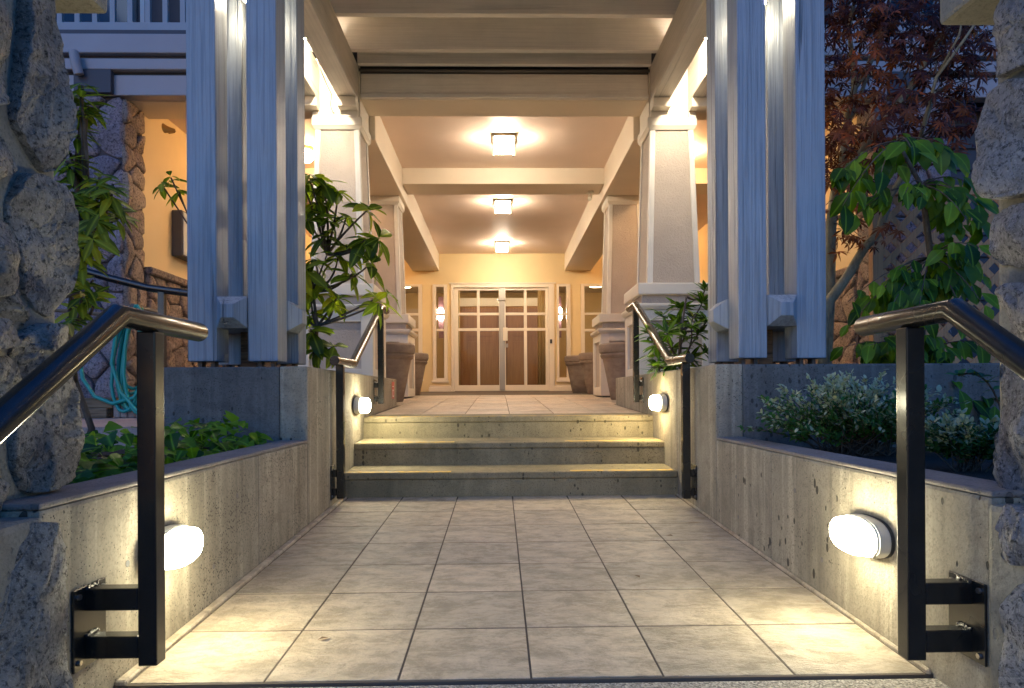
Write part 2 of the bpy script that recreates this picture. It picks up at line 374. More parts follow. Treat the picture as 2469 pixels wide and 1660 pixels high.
# ------------------------------------------------------------------ stones
def chaikin(p, n=2, k=.87):
    for _ in range(n):
        q = []
        for i in range(len(p)):
            a, b = p[i], p[(i + 1) % len(p)]
            q += [(a[0] * k + b[0] * (1 - k), a[1] * k + b[1] * (1 - k)), (a[0] * (1 - k) + b[0] * k, a[1] * (1 - k) + b[1] * k)]
        p = q
    return p
def stone_mesh(poly, O, U, V, N, h, seed, m, rough=.02, fine=False, rnd=2, ppt=None):
    """irregular rounded stone: poly (u, v) on the plane O + u U + v V, rising by h along N"""
    p = chaikin(poly, rnd)
    n = ppt or (64 if fine else 24)
    L = [0]
    for i in range(len(p)):
        a, b = p[i], p[(i + 1) % len(p)]; L.append(L[-1] + math.hypot(b[0] - a[0], b[1] - a[1]))
    q = []; j = 0
    for i in range(n):
        s_ = L[-1] * i / n
        while L[j + 1] < s_: j += 1
        f = (s_ - L[j]) / max(1e-9, L[j + 1] - L[j]); a, b = p[j], p[(j + 1) % len(p)]
        q.append((a[0] + (b[0] - a[0]) * f, a[1] + (b[1] - a[1]) * f))
    cx = sum(a[0] for a in q) / n; cy = sum(a[1] for a in q) / n
    prof = [(1.0, -.25), (1.0, .35), (.995, .72), (.98, .90), (.94, .97), (.84, 1.0), (.68, 1.0), (.5, 1.0), (.32, 1.0), (.16, 1.0)] if fine else \
           [(1.0, -.25), (1.0, .3), (.94, .72), (.76, .95), (.42, 1.0)]
    vs = []; sd = Vector((seed * 3.1, seed * 1.7, seed * .9))
    frng = random.Random(seed * 13 + 5); ext = max(math.hypot(u - cx, v - cy) for u, v in q)
    planes = []
    for _ in range(9 if fine else 5):      # facets: the face is the lowest of several tilted planes
        a_ = frng.uniform(0, 2 * math.pi); sl_ = frng.uniform(.25, 1.15) * h / ext
        planes.append((math.cos(a_) * sl_, math.sin(a_) * sl_, h * frng.uniform(.95, 1.2)))
    for (k, d) in prof:
        for (u, v) in q:
            uu = cx + (u - cx) * k; vv = cy + (v - cy) * k
            P = Vector((uu, vv, d * h)) * 6 + sd
            nz = noise.noise(P) * 1.0 + noise.noise(P * 2.3) * .55 + (noise.noise(P * 6) * .25 + noise.noise(P * 14) * .12 if fine else 0)
            fac = math.floor(noise.noise(P * .9 + Vector((9, 3, 1))) * 4 + .5) * .5
            cut = min(c3 - a3 * (uu - cx) - b3 * (vv - cy) for a3, b3, c3 in planes)
            dd = min(d * h, max(cut, -.2 * h)) if d > .3 else d * h
            dd += (nz + fac) * rough * (.62 if d > .3 else .3)
            lat = noise.noise(P * 1.7 + Vector((4, 7, 2))) * rough * .5 + (noise.noise(P * 7) * rough * .3 if fine else 0)
            uu += (uu - cx) * lat * 2.0; vv += (vv - cy) * lat * 2.0
            vs.append(O + U * uu + V * vv + N * dd)
    nr = len(prof); fs = []
    for i in range(nr - 1):
        for j in range(n):
            fs.append((i * n + j, i * n + (j + 1) % n, (i + 1) * n + (j + 1) % n, (i + 1) * n + j))
    vs.append(sum((vs[(nr - 1) * n + j] for j in range(n)), Vector()) / n); c = len(vs) - 1
    for j in range(n): fs.append(((nr - 1) * n + j, (nr - 1) * n + (j + 1) % n, c))
    b = MB(); b.add(vs, fs)
    return b.mesh('stone', m, 0, True)
def clip(poly, a, b, c):    # keep a u + b v <= c
    out = []
    for i in range(len(poly)):
        p_, q_ = poly[i], poly[(i + 1) % len(poly)]
        dp, dq = a * p_[0] + b * p_[1] - c, a * q_[0] + b * q_[1] - c
        if dp <= 0: out.append(p_)
        if dp * dq < 0:
            t_ = dp / (dp - dq); out.append((p_[0] + (q_[0] - p_[0]) * t_, p_[1] + (q_[1] - p_[1]) * t_))
    return out
def cells(w_, h_, size, rng, joint=.018):
    n = max(2, int(w_ * h_ / (size * size)))
    pts = []
    for _ in range(n * 40):
        p_ = (rng.uniform(0, w_), rng.uniform(0, h_))
        if all(math.hypot(p_[0] - q[0], (p_[1] - q[1]) * 1.15) > size * .72 for q in pts): pts.append(p_)
        if len(pts) >= n: break
    res = []
    for i, p_ in enumerate(pts):
        poly = [(0, 0), (w_, 0), (w_, h_), (0, h_)]
        for k, q in enumerate(pts):
            if k == i: continue
            a, b = q[0] - p_[0], q[1] - p_[1]; ln = math.hypot(a, b)
            m_ = ((p_[0] + q[0]) / 2, (p_[1] + q[1]) / 2)
            poly = clip(poly, a / ln, b / ln, (a * m_[0] + b * m_[1]) / ln - joint * .5)
            if len(poly) < 3: break
        if len(poly) >= 3:
            A = abs(sum(poly[k][0] * poly[(k + 1) % len(poly)][1] - poly[(k + 1) % len(poly)][0] * poly[k][1] for k in range(len(poly)))) / 2
            if A > size * size * .12: res.append(poly)
    return res
def stone_face(parent, O, U, V, N, w_, h_, size, m, seed, h=.05, rough=.012, joint=.012, ppt=24):
    rng = random.Random(seed)
    for i, poly in enumerate(cells(w_, h_, size, rng, joint)):
        me = stone_mesh(poly, Vector(O), Vector(U), Vector(V), Vector(N), h * rng.uniform(.8, 1.3), seed * 31 + i, m, rough, False, 1, ppt)
        link('stone', me, parent)
X0 = .08
SL = 56 / 1528
def zwalk(y): return SL * y
def zland(y): return .54 + SL * y if y < 9.4 else .54 + SL * 9.4 + (y - 9.4) * .0215
XL, XR = -1.165, 1.33
# ================================================================== ground, walkway, stairs
struct(MB().box(-60, 60, -60, 60, -1.3, -1.2).build('ground', 'ground'))
struct(MB().box(-30, -1.36, 2.06, 40, -1.2, .60).build('garden_soil', 'soil'))
struct(MB().box(1.54, 30, 2.06, 40, -1.2, .60).build('garden_soil', 'soil'))
struct(MB().box(-4.2, -2.02, 4.6, 7.3, .60, .735).build('side_path', 'pinkcon'))
# pavement in front of the tiles, and the stair going down towards the street
pv = struct(MB().slab(-1.75, 1.9, 1.55, 2.035, lambda y: .066, .6).build('pavement', 'aggr', bevel=.008))
for k in range(4):
    struct(MB().box(-1.75, 1.9, 1.52 - .33 * (k + 1), 1.545 - .33 * k, -1.2, .05 - .17 * (k + 1)).build('pavement_step', 'aggr', pv))
wk = struct(MB().slab(XL, XR, 2.04, 5.05, lambda y: zwalk(y) - .0022, .4).build('walkway', 'grout'))
ang = math.atan(SL)
tm = MB().box(-.1995, .1995, -.198, .198, -.012, 0).mesh('tile', 'tile', .002, False, 2)
xs = [.093 + .406 * k for k in range(-3, 3)]
for r_ in range(8):
    y = 2.045 + .406 * r_
    for k, x in enumerate(xs):
        cx, cy = x + .203 - .0, y + .203
        sx = 1.0
        if r_ == 7:
            me = MB().box(-.1985, .1985, -.2, -.2 + (4.985 - y), -.012, 0).mesh('tile', 'tile', .003)
        else: me = tm
        dz = random.uniform(-.0006, .0010)
        o = link('tile', me, wk, Matrix.Translation((cx, cy, zwalk(cy) + dz)) @ Matrix.Rotation(ang + random.uniform(-.002, .002), 4, 'X') @ Matrix.Rotation(random.uniform(-.003, .003), 4, 'Y'))
for xa, xb in ((XL + .001, -1.128), (1.314, XR - .001)):
    for r_ in range(5):
        ya = 2.04 + .6 * r_
        MB().slab(xa, xb, ya + .002, min(ya + .598, 4.98), lambda y: zwalk(y) + .012, .03).build('edge_strip', 'tile', wk, .005)
st = struct(MB().slab(XL, XR, 4.999, 5.9, lambda y: zwalk(y) - .02, .3).build('stairs', 'step_con'))
third = (XR - XL) / 3
for i, (ya, yb) in enumerate(((4.99, 5.385), (5.385, 5.78), (5.78, 6.10))):
    off = .18 * (i + 1); lo = .18 * i - .02
    z = lambda y, o_=off: o_ + SL * y
    b = MB(); b.hexa([(XL, ya, zwalk(ya) + lo), (XR, ya, zwalk(ya) + lo), (XR, yb + .02, zwalk(ya) + lo), (XL, yb + .02, zwalk(ya) + lo)],
                     [(XL, ya, z(ya) - .052), (XR, ya, z(ya) - .052), (XR, yb + .02, z(yb) - .052), (XL, yb + .02, z(yb) - .052)])
    b.build('riser', 'step_con', st)
    n = 3 if i < 2 else 1
    MB().slab(XL, XR, ya - .006, yb + .005, lambda y: z(y), .05).build('tread', 'step_con', st, .014, False, 3)
    for k in range(n):
        wk_ = (XR - XL) / n
        xa, xb = XL + wk_ * k + (.0012 if k else 0), XL + wk_ * (k + 1) - (.0012 if k < n - 1 else 0)
        if i < 2 and k == 1: continue
        wd = .065 if i < 2 else .03
        MB().slab(xa + .03, xb - .03, ya + .006, ya + .006 + wd, lambda y: z(y) + .0025, .002).build('yellow_stripe', 'stripe', st)
ld = struct(MB().slab(XL, XR, 6.09, 7.66, lambda y: zland(y) - .0045, .4).slab(-3.9, 4.05, 7.66, 9.4, lambda y: zland(y) - .0045, .4)
            .slab(-3.9, 4.05, 9.4, 16, lambda y: .54 + SL * 9.4 + (y - 9.4) * .0215 - .0045, .4).build('porch_floor', 'grout'))
lm = MB().box(-.2, .2, -.2, .2, -.012, 0).mesh('tile', 'ltile', .003)
for r_ in range(14):
    y = 6.105 + .406 * r_
    if y > 11: break
    for k in range(-3 if y < 7.4 else -4, 3 if y < 7.4 else 4):
        cx, cy = .093 + .406 * k + .203, y + .203
        a_ = ang if cy < 9.4 else math.atan(.0215)
        link('tile', lm, ld, Matrix.Translation((cx, cy, zland(cy))) @ Matrix.Rotation(a_, 4, 'X'))
MB().slab(XL, XR, 6.0, 6.1, lambda y: zland(y) - .003, .02).build('edge_strip', 'ltile', ld)

# ================================================================== concrete planter walls
def planter(side):
    s = 1 if side == 'r' else -1
    xi = XR if s > 0 else XL
    X = lambda d: xi + s * d
    lab = 'board-marked concrete planter wall on the %s of the walkway with %s' % (('right', 'a long raised bed behind') if s > 0 else ('left', 'a short raised box behind'))
    o = thing('planter_wall', lab, 'wall', (X(.1), 3.0, 0), 'concrete planter walls beside the walkway')
    bx = lambda d0, d1, *a: (min(X(d0), X(d1)), max(X(d0), X(d1)), *a)
    ys_ = 1.72 if s < 0 else 1.79
    cuts = [ys_, 3.27, 4.1]
    for a, b in zip(cuts, cuts[1:]):
        MB().box(*bx(0, .17, a + .001, b - .001, -.4, .655)).build('wall_panel', 'wall_con', o, .012, False, 2)
    MB().box(*bx(.006, .164, ys_ + .01, 4.09, -.4, .65)).build('wall_core', 'wall_con', o)
    MB().box(*bx(.001, .172, ys_ + .002, 4.098, .6552, .672)).build('coping', 'top_con', o, .007, False, 2)
    for a, b in ((4.1, 5.0), (5.0, 6.35), (6.35, 7.64)):
        MB().box(*bx(0, .17, a + .002, b - .002, -.4, 1.12)).build('wall_panel', 'wall_con', o, .012, False, 2)
    xo = 2.06 + X(0) * 0 if False else (.89 if s < 0 else 2.6)
    MB().box(*bx(.0, .17, 4.11, 7.62, 0, 1.11)).build('wall_core', 'grout', o) if False else None
    MB().box(*bx(.1705, xo, 4.102, 4.28, -.4, 1.118)).build('wall_panel', 'block_con', o, .012, False, 2)
    MB().box(*bx(xo - .16, xo + .001, 4.281, 7.5, -.4, 1.117)).build('wall_panel', 'block_con', o, .01)
    MB().box(*bx(.171, xo - .161, 4.281, 7.9, .3, 1.06)).build('soil_bed', 'soil', o)
    MB().box(*bx(.171, 1.2 if s < 0 else 2.5, 7.45, 7.63, .3, 1.121)).build('end_wall', 'wall_con', o, .01)
    # form-tie holes
    for (y, z_) in ((2.12, .42), (3.0, .5), (2.75, .25), (3.75, .47), (3.72, .25)):
        b = MB(); b.tube([(X(-.0012), y, z_), (X(.03), y, z_)], .011, 12); b.build('tie_hole', 'gasket' if y < 2.5 else 'top_con', o)
    return o
planter('l'); planter('r')

# ================================================================== stone gate pillars close to the camera
STL = [
[(1.833,2.043),(1.965,2.123),(1.984,2.006),(2.003,1.913),(1.977,1.715),(1.956,1.593),(1.908,1.575),(1.863,1.61),(1.791,1.671),(1.805,1.782),(1.818,1.887)],
[(1.614,1.911),(1.762,2.0),(1.766,1.9),(1.776,1.791),(1.756,1.702),(1.612,1.629)],
[(1.612,1.603),(1.756,1.628),(1.795,1.586),(1.79,1.532),(1.611,1.442)],
[(1.828,1.545),(1.881,1.562),(1.956,1.555),(1.995,1.529),(1.994,1.399),(2.018,1.34),(2.003,1.252),(1.952,1.169),(1.896,1.181),(1.826,1.231),(1.806,1.298),(1.77,1.44)],
[(1.61,1.393),(1.738,1.425),(1.777,1.39),(1.795,1.348),(1.781,1.247),(1.744,1.202),(1.609,1.172)],
[(1.736,1.184),(1.792,1.238),(1.825,1.208),(1.863,1.165),(1.825,1.119),(1.775,1.132)],
[(1.608,1.14),(1.744,1.145),(1.775,1.109),(1.767,1.074),(1.608,1.052)],
[(1.799,1.099),(1.886,1.149),(1.981,1.147),(2.005,1.078),(1.941,1.023),(1.815,0.96),(1.782,1.029)],
[(1.84,0.95),(2.001,1.02),(2.01,0.956),(2.013,0.806),(2.018,0.708),(1.91,0.678),(1.829,0.684),(1.787,0.759),(1.784,0.84),(1.798,0.915)],
[(1.608,1.032),(1.767,1.051),(1.782,0.931),(1.749,0.836),(1.606,0.831)],
[(1.606,0.779),(1.748,0.741),(1.791,0.682),(1.787,0.644),(1.747,0.628),(1.604,0.614)],
[(1.604,0.577),(1.803,0.594),(1.872,0.602),(1.927,0.582),(1.965,0.492),(1.988,0.371),(1.973,0.267),(1.951,0.04),(1.601,0.05)],
]
STR = [
[(1.859,2.06),(1.66,2.04),(1.661,1.794),(1.829,1.831),(1.883,1.832),(1.891,1.98)],
[(1.87,1.813),(1.821,1.805),(1.662,1.728),(1.664,1.469),(1.84,1.476),(1.895,1.496),(1.924,1.551),(1.946,1.739),(1.927,1.808)],
[(1.856,1.456),(1.664,1.436),(1.665,1.265),(1.825,1.281),(1.896,1.31),(1.908,1.388),(1.899,1.443)],
[(1.892,1.234),(1.841,1.244),(1.666,1.22),(1.666,1.075),(1.889,1.06)],
[(1.885,1.027),(1.819,1.053),(1.667,1.043),(1.67,0.64),(1.863,0.649),(1.888,0.689),(1.901,0.795),(1.886,0.934)],
[(1.88,0.622),(1.838,0.622),(1.67,0.584),(1.671,0.489),(1.864,0.455)],
[(1.808,0.423),(1.671,0.456),(1.673,0.06),(1.868,0.04),(1.879,0.316)],
]
def pillar(polys, s, xo, xc, mat_, lab, cap):
    o = thing('stone_pillar', lab, 'pillar', (xc + s * .3, 1.65, 0), 'fieldstone gate pillars at the frame edges')
    xa, xb = sorted((xc, xc + s * .55)); ye = max(p_[0] for q in polys for p_ in q) - .03
    MB().box(xa, xb, 1.2, ye, -.6, cap[1] - .002).build('mortar_core', 'mortar', o, .02, False, 2)
    xa2, xb2 = sorted((-1.158 if s < 0 else 1.322, xc + s * .3)); MB().box(xa2, xb2, 1.2, 1.735 if s < 0 else 1.80, -.6, .64).build('mortar_base', 'mortar', o, .02, False, 2)
    for i, q in enumerate(polys):
        h = abs(xo - xc); xs3 = xc
        if max(p_[1] for p_ in q) < .66:      # the lowest stones stand proud of the planter wall
            xf = -1.125 if s < 0 else 1.285; kk = xf / xo
            q = [(p_[0] * kk, .943 + (p_[1] - .943) * kk) for p_ in q]; xs3 = xf + s * .05; h = .05
        me = stone_mesh(q, Vector((xs3, 0, 0)), Vector((0, 1, 0)), Vector((0, 0, 1)), Vector((-s, 0, 0)), h, 7 * i + (3 if s > 0 else 1), mat_, .03, True, 1)
        link('stone', me, o)
    rng = random.Random(5 + s)          # the rest of the inner face, in front of the frame edge
    for i, q in enumerate(cells(.36, 2.0, .24, rng, .03)):
        q = [(u + 1.21, v + .06) for u, v in q]
        link('stone', stone_mesh(q, Vector((xc, 0, 0)), Vector((0, 1, 0)), Vector((0, 0, 1)), Vector((-s, 0, 0)), .05, 40 + i, mat_, .012, False, 1), o)
    xa, xb = sorted((cap[2], xc + s * .62))
    MB().box(xa, xb, 1.12, cap[0], cap[1], cap[1] + .16).build('capstone', 'mortar', o, .015, False, 2)
pillar(STL, -1, -1.242, -1.292, 'stone_l', 'grey fieldstone pillar at the left edge with long upright stones', (2.116, 2.132, -1.21))
pillar(STR, 1, 1.392, 1.442, 'stone_r', 'blue-grey fieldstone pillar at the right edge with rounded boulders', (2.042, 2.067, 1.36))

# ================================================================== handrails
def near_rail(s, xr, yb, ye, yp, xw, lab):
    o = thing('handrail', lab, 'handrail', (xr, yp, .07), 'black steel handrails of the entrance stairs')
    zb = 1.152
    MB().tube([(xr, .55, zb - .62 * (yb - .55)), (xr, yb, zb), (xr, ye, zb)], .031, 24).build('rail', 'metal', o, .004, 'auto', 2)
    MB().box(xr - .026, xr + .026, yp - .026, yp + .026, .19, zb - .028).build('post', 'metal', o, .004, False, 2)
    xa, xb = sorted((xr - (-s) * .0 + s * .026, xw - s * .006))
    for z0 in (.345, .211):
        MB().box(xa, xb, yp - .024, yp + .024, z0, z0 + .062).build('bracket_arm', 'metal', o, .004, False, 2)
        b = MB(); rg = random.Random(int(z0 * 1000))
        b.tube([(xw - s * .012, yp - .026 + .0065 * k, z0 + .064 + rg.uniform(-.002, .003)) for k in range(9)], [rg.uniform(.004, .0075) for _ in range(9)], 7)
        b.build('weld_bead', 'weld', o, 0, True)
    xa, xb = sorted((xw - s * .0015, xw - s * .009))
    MB().box(xa, xb, yp - .075, yp + .075, .19, .415).build('wall_plate', 'metal', o, .002)
    for yy in (-.055, .055):
        for zz in (.213, .393):
            MB().tube([(xw - s * .009, yp + yy, zz), (xw - s * .016, yp + yy, zz)], .008, 6).build('bolt', 'steel', o)
    return o
near_rail(-1, -.985, 1.755, 2.225, 1.915, XL, 'nearest left black handrail, its rail bent down towards the camera')
near_rail(1, 1.165, 1.695, 2.125, 1.88, XR, 'nearest right black handrail, its rail bent down towards the camera')
def far_rail(s, xr, p, xw, lab):
    o = thing('handrail', lab, 'handrail', (xr, p['y0'], .2), 'black steel handrails of the entrance stairs')
    MB().tube([(xr, p['ys'], 1.175), (xr, p['y1'], 1.18), (xr, p['y2'], 1.765), (xr, p['y2'] + .32, 1.765)], .033, 20).build('rail', 'metal', o, .003, 'auto')
    for (yy, zb, zt) in ((p['y0'], .225, 1.15), (p['y3'], .86, 1.735)):
        MB().box(xr - .026, xr + .026, yy - .026, yy + .026, zb, zt).build('post', 'metal', o, .004)
        xa, xb = sorted((xr + s * .026, xw - s * .007))
        for z0 in (zb + .02, zb + .15):
            MB().box(xa, xb, yy - .022, yy + .022, z0, z0 + .05).build('bracket_arm', 'metal', o, .003)
        xa, xb = sorted((xw - s * .0015, xw - s * .008))
        MB().box(xa, xb, yy - .06, yy + .06, zb - .005, zb + .23).build('wall_plate', 'metal', o, .002)
        for zz in (zb + .02, zb + .205):
            MB().tube([(xw - s * .008, yy - .045, zz), (xw - s * .015, yy - .045, zz)], .008, 6).build('bolt', 'steel', o)
far_rail(-1, -1.105, dict(ys=4.52, y0=4.69, y1=5.1, y2=6.3, y3=6.3), XL, 'far left black handrail climbing beside the concrete steps')
far_rail(1, 1.27, dict(ys=4.44, y0=4.55, y1=4.95, y2=6.2, y3=6.2), XR, 'far right black handrail climbing beside the concrete steps')

# ================================================================== bulkhead wall lamps
def oblong(cy, cz, hl, hr, n=28):   # stadium in (y, z)
    out = []
    for i in range(n):
        a = 2 * math.pi * i / n
        y, z = math.cos(a), math.sin(a)
        y = math.copysign(abs(y) ** .75, y); z = math.copysign(abs(z) ** .85, z)
        out.append((cy + y * hl, cz + z * hr))
    return out
def bulkhead(s, xw, cy, cz, lab, lens, hl=.135, hr=.067):
    o = thing('wall_lamp', lab, 'wall lamp', (xw, cy, cz), 'lit oval bulkhead lamps on the planter walls')
    def loft(name, rings, m):
        vs = []; n = 28; fs = []
        for (d, k) in rings:
            vs += [(xw - s * d, y, z) for (y, z) in oblong(cy, cz, hl * k, hr * k, n)]
        for i in range(len(rings) - 1):
            for j in range(n): fs.append((i * n + j, i * n + (j + 1) % n, (i + 1) * n + (j + 1) % n, (i + 1) * n + j))
        fs.append(tuple(range(n))); fs.append(tuple((len(rings) - 1) * n + j for j in range(n)))
        MB().add(vs, fs).build(name, m, o, 0, 'auto')
    loft('gasket', [(.001, 1.06), (.010, 1.06)], 'gasket')
    loft('housing', [(.010, 1.02), (.014, 1.05), (.048, 1.03), (.05, 1.0), (.056, .98)], 'lampbody')
    for (dy, dz) in ((-.8, -.75), (.8, -.75)): MB().tube([(xw - s * .045, cy + dy * hl, cz + dz * hr), (xw - s * .060, cy + dy * hl, cz + dz * hr)], .006, 8).build('screw', 'steel', o)
    loft('lens', [(.0565, .93), (.075, .93), (.090, .90), (.100, .80), (.106, .62), (.109, .3)], lens)
bulkhead(-1, XL, 2.32, .425, 'lit oval wall lamp behind the nearest left handrail post', 'lens')
bulkhead(1, XR, 2.375, .43, 'lit oval wall lamp beside the nearest right handrail post', 'lens')
bulkhead(-1, XL, 5.47, .858, 'small lit wall lamp left of the concrete steps', 'lens')
bulkhead(1, XR, 5.38, .866, 'small lit wall lamp right of the concrete steps', 'lens_warm')

# ================================================================== timber post clusters and pergola
def cluster(xs_, s, lab):
    """2 x 2 timber posts joined by a cross block with pyramid ends"""
    o = thing('timber_post_cluster', lab, 'post', ((xs_[0] + xs_[3]) / 2, 4.56, 1.12), 'clusters of four painted timber posts')
    y1, y2, wp = 4.25, 4.69, .188
    zt = 3.996
    for xa, xb in ((xs_[0], xs_[1]), (xs_[2], xs_[3])):
        for y in (y1, y2):
            z0 = 1.16 + random.uniform(-.004, .004)
            MB().box(xa, xb, y, y + wp, z0, zt).build('post', 'post', o, .007, False, 2)
            for dx in (.04, -.04):
                MB().box((xa + xb) / 2 + dx - .012, (xa + xb) / 2 + dx + .012, y + .06, y + .12, 1.12, z0).build('post_base', 'tmetal', o)
    xm0, xm1 = xs_[1] + .001, xs_[2] - .001; xm = (xm0 + xm1) / 2; ym = (y1 + wp + y2) / 2
    zc, hh_ = 1.468, .099
    hw = (xm1 - xm0) / 2
    def pyr(cx, cz, y0, sgn):   # pyramid pointing along -y / +y
        b = MB()
        q = [(cx - hw, y0, zc - hh_), (cx + hw, y0, zc - hh_), (cx + hw, y0, zc + hh_), (cx - hw, y0, zc + hh_)]
        q2 = [(cx - hw * .42, y0 + sgn * .075, zc - hh_ * .42), (cx + hw * .42, y0 + sgn * .075, zc - hh_ * .42), (cx + hw * .42, y0 + sgn * .075, zc + hh_ * .42), (cx - hw * .42, y0 + sgn * .075, zc + hh_ * .42)]
        b.hexa(q, q2); return b
    MB().box(xm0, xm1, y1 - .004, y2 + wp + .004, zc - hh_, zc + hh_).build('cross_block', 'post', o)
    pyr(xm, zc, y1 - .0045, -1).build('pyramid_end', 'post', o, .003)
    hy = (y2 - y1 - wp) / 2 - .001
    for sg, xe in ((-1, xs_[0] - .0045), (1, xs_[3] + .0045)):
        b = MB()
        q = [(xe, ym - hy, zc - hh_), (xe, ym + hy, zc - hh_), (xe, ym + hy, zc + hh_), (xe, ym - hy, zc + hh_)]
        q2 = [(xe + sg * .075, ym - hy * .42, zc - hh_ * .42), (xe + sg * .075, ym + hy * .42, zc - hh_ * .42), (xe + sg * .075, ym + hy * .42, zc + hh_ * .42), (xe + sg * .075, ym - hy * .42, zc + hh_ * .42)]
        b.hexa(q, q2); b.build('pyramid_end', 'post', o, .003)
        xa, xb = sorted((xe, xm0 if sg < 0 else xm1))
        MB().box(xa, xb, ym - hy, ym + hy, zc - hh_ + .001, zc + hh_ - .001).build('cross_block', 'post', o)
    # downlight hung high up inside the cluster
    MB().tube([(xm, ym, 3.62), (xm, ym, 3.995)], .035, 12).build('downlight_housing', 'tmetal', o)
    MB().tube([(xm, ym, 3.605), (xm, ym, 3.6195)], .032, 14).build('downlight_lens', 'down', o)
    # short stub post under the block
    MB().box(xm - .05, xm + .05, ym - .05, ym + .05, 1.122, zc - hh_ - .001).build('stub_post', 'timber', o, .004)
    return o
cluster((-1.955, -1.772, -1.58, -1.392), -1, 'tall cluster of four painted timber posts left of the steps')
cluster((1.529, 1.712, 1.904, 2.094), 1, 'tall cluster of four painted timber posts right of the steps')
pg = thing('pergola', 'painted timber pergola roof over the steps with paired beams and cross rafters', 'pergola', (X0, 5.6, 4.0))
BX = [(-2.04, -1.85), (-1.64, -1.45), (1.605, 1.795), (2.005, 2.195)]
for a, b_ in BX:
    MB().box(a, b_, 4.0, 7.02, 4.0, 4.375).build('beam', 'beamy', pg, .008, False, 2)
for i, y in enumerate((4.16, 4.79, 5.43, 6.06, 6.69)):
    MB().box(-2.35, 2.5, y, y + .062, 4.376, 4.74).build('rafter', 'beamx', pg, .005)
MB().box(-1.44, 1.6, 6.93, 6.985, 4.35, 4.74).build('rafter', 'beamx', pg, .005)
MB().box(-1.44, .02, 6.905, 6.929, 4.47, 4.73).build('fascia_board', 'beamx', pg, .004)
for k in range(13):
    MB().box(-2.4, 2.55, 4.02 + .235 * k, 4.25 + .235 * k, 4.7405, 4.765).build('sky_block_board', 'beamx', pg)  # unseen deck, added to keep the blue sky off the pergola
MB().box(-1.43, 1.59, 7.03, 7.075, 4.302, 4.74).build('gap_dark_strip', 'gasket', pg)  # black strip painting the shaded gap above the fascia
MB().tube([(-1.44, 7.02, 4.33), (.0, 7.02, 4.322), (1.6, 7.02, 4.33)], .016, 8).build('conduit', 'tmetal', pg, 0, True)

# ================================================================== tapered columns
def column(cx, cy, zb, lab, front):
    z1 = 3.74 if front else 3.70
    o = thing('tapered_column', lab, 'column', (cx, cy, zb), 'tapered porch columns on square pedestals')
    hb, ht = .278, .228; z0 = 2.08
    MB().frus(cx, cy, z0, hb - .012, hb - .012, z1, ht - .012, ht - .012).build('shaft', 'stucco', o)
    tw = .058
    for sx in (-1, 1):
        for sy in (-1, 1):
            def q(h, z):
                xs2 = sorted((cx + sx * h, cx + sx * (h - tw))); ys2 = sorted((cy + sy * h, cy + sy * (h - tw)))
                return [(xs2[0], ys2[0], z), (xs2[1], ys2[0], z), (xs2[1], ys2[1], z), (xs2[0], ys2[1], z)]
            MB().hexa(q(hb, z0), q(ht, z1 - .001)).build('corner_trim', 'trimw', o, .004)
    # capital
    MB().frus(cx, cy, z1 - .03, ht + .006, ht + .006, z1, ht + .026, ht + .026).build('neck_moulding', 'trim', o)
    MB().box(cx - .26, cx + .26, cy - .26, cy + .26, z1, z1 + .092).build('capital', 'trim', o, .008)
    # pedestal
    MB().box(cx - .40, cx + .40, cy - .40, cy + .40, 1.957, 2.078).build('base_slab', 'trim', o, .012, False, 2)
    MB().box(cx - .355, cx + .355, cy - .355, cy + .355, 1.865, 1.956).build('neck', 'stucco', o)
    MB().frus(cx, cy, 1.80, .40, .40, 1.835, .425, .425).box(cx - .425, cx + .425, cy - .425, cy + .425, 1.8355, 1.864).build('cornice', 'trim', o, .004)
    b0 = zb
    MB().box(cx - .362, cx + .362, cy - .362, cy + .362, b0 + .012, 1.799).build('panel', 'stucco', o)
    for sx in (-1, 1):
        for sy in (-1, 1):
            xs2 = sorted((cx + sx * .388, cx + sx * .265)); ys2 = sorted((cy + sy * .388, cy + sy * .265))
            MB().box(xs2[0], xs2[1], ys2[0], ys2[1], b0 + .02, 1.798).build('corner_board', 'trim', o, .004)
    for sgn in (-1, 1):
        for (za, zc_) in ((1.69, 1.797), (b0 + .021, b0 + .14)):
            MB().box(cx - .2645, cx + .2645, *sorted((cy + sgn * .387, cy + sgn * .35)), za, zc_).build('rail_board', 'trim', o, .004)
            MB().box(*sorted((cx + sgn * .387, cx + sgn * .35)), cy - .2645, cy + .2645, za, zc_).build('rail_board', 'trim', o, .004)
    MB().box(cx - .36, cx + .36, cy - .36, cy + .36, b0 - .06, b0 + .011).build('plinth', 'gasket', o)
    if front:
        for a, b_ in (BX[:2] if cx < 0 else BX[2:]):
            MB().box(a, b_, cy - .37, cy - .2, 3.90, 3.9985).build('saddle_block', 'trim', o, .006)
            MB().box(max(a, cx - .25), min(b_, cx + .25), cy - .25, cy + .24, 3.8325, 3.8995).build('saddle_block', 'trim', o, .004)
for sx, nm in ((-1, 'left'), (1, 'right')):
    column(X0 + sx * 1.75, 7.25, 1.07, 'front %s tapered column, floodlit pale, rising from the raised planter' % nm, True)
    column(X0 + sx * 1.75, 9.88, zland(9.88), 'rear %s tapered column standing on the porch floor' % nm, False)

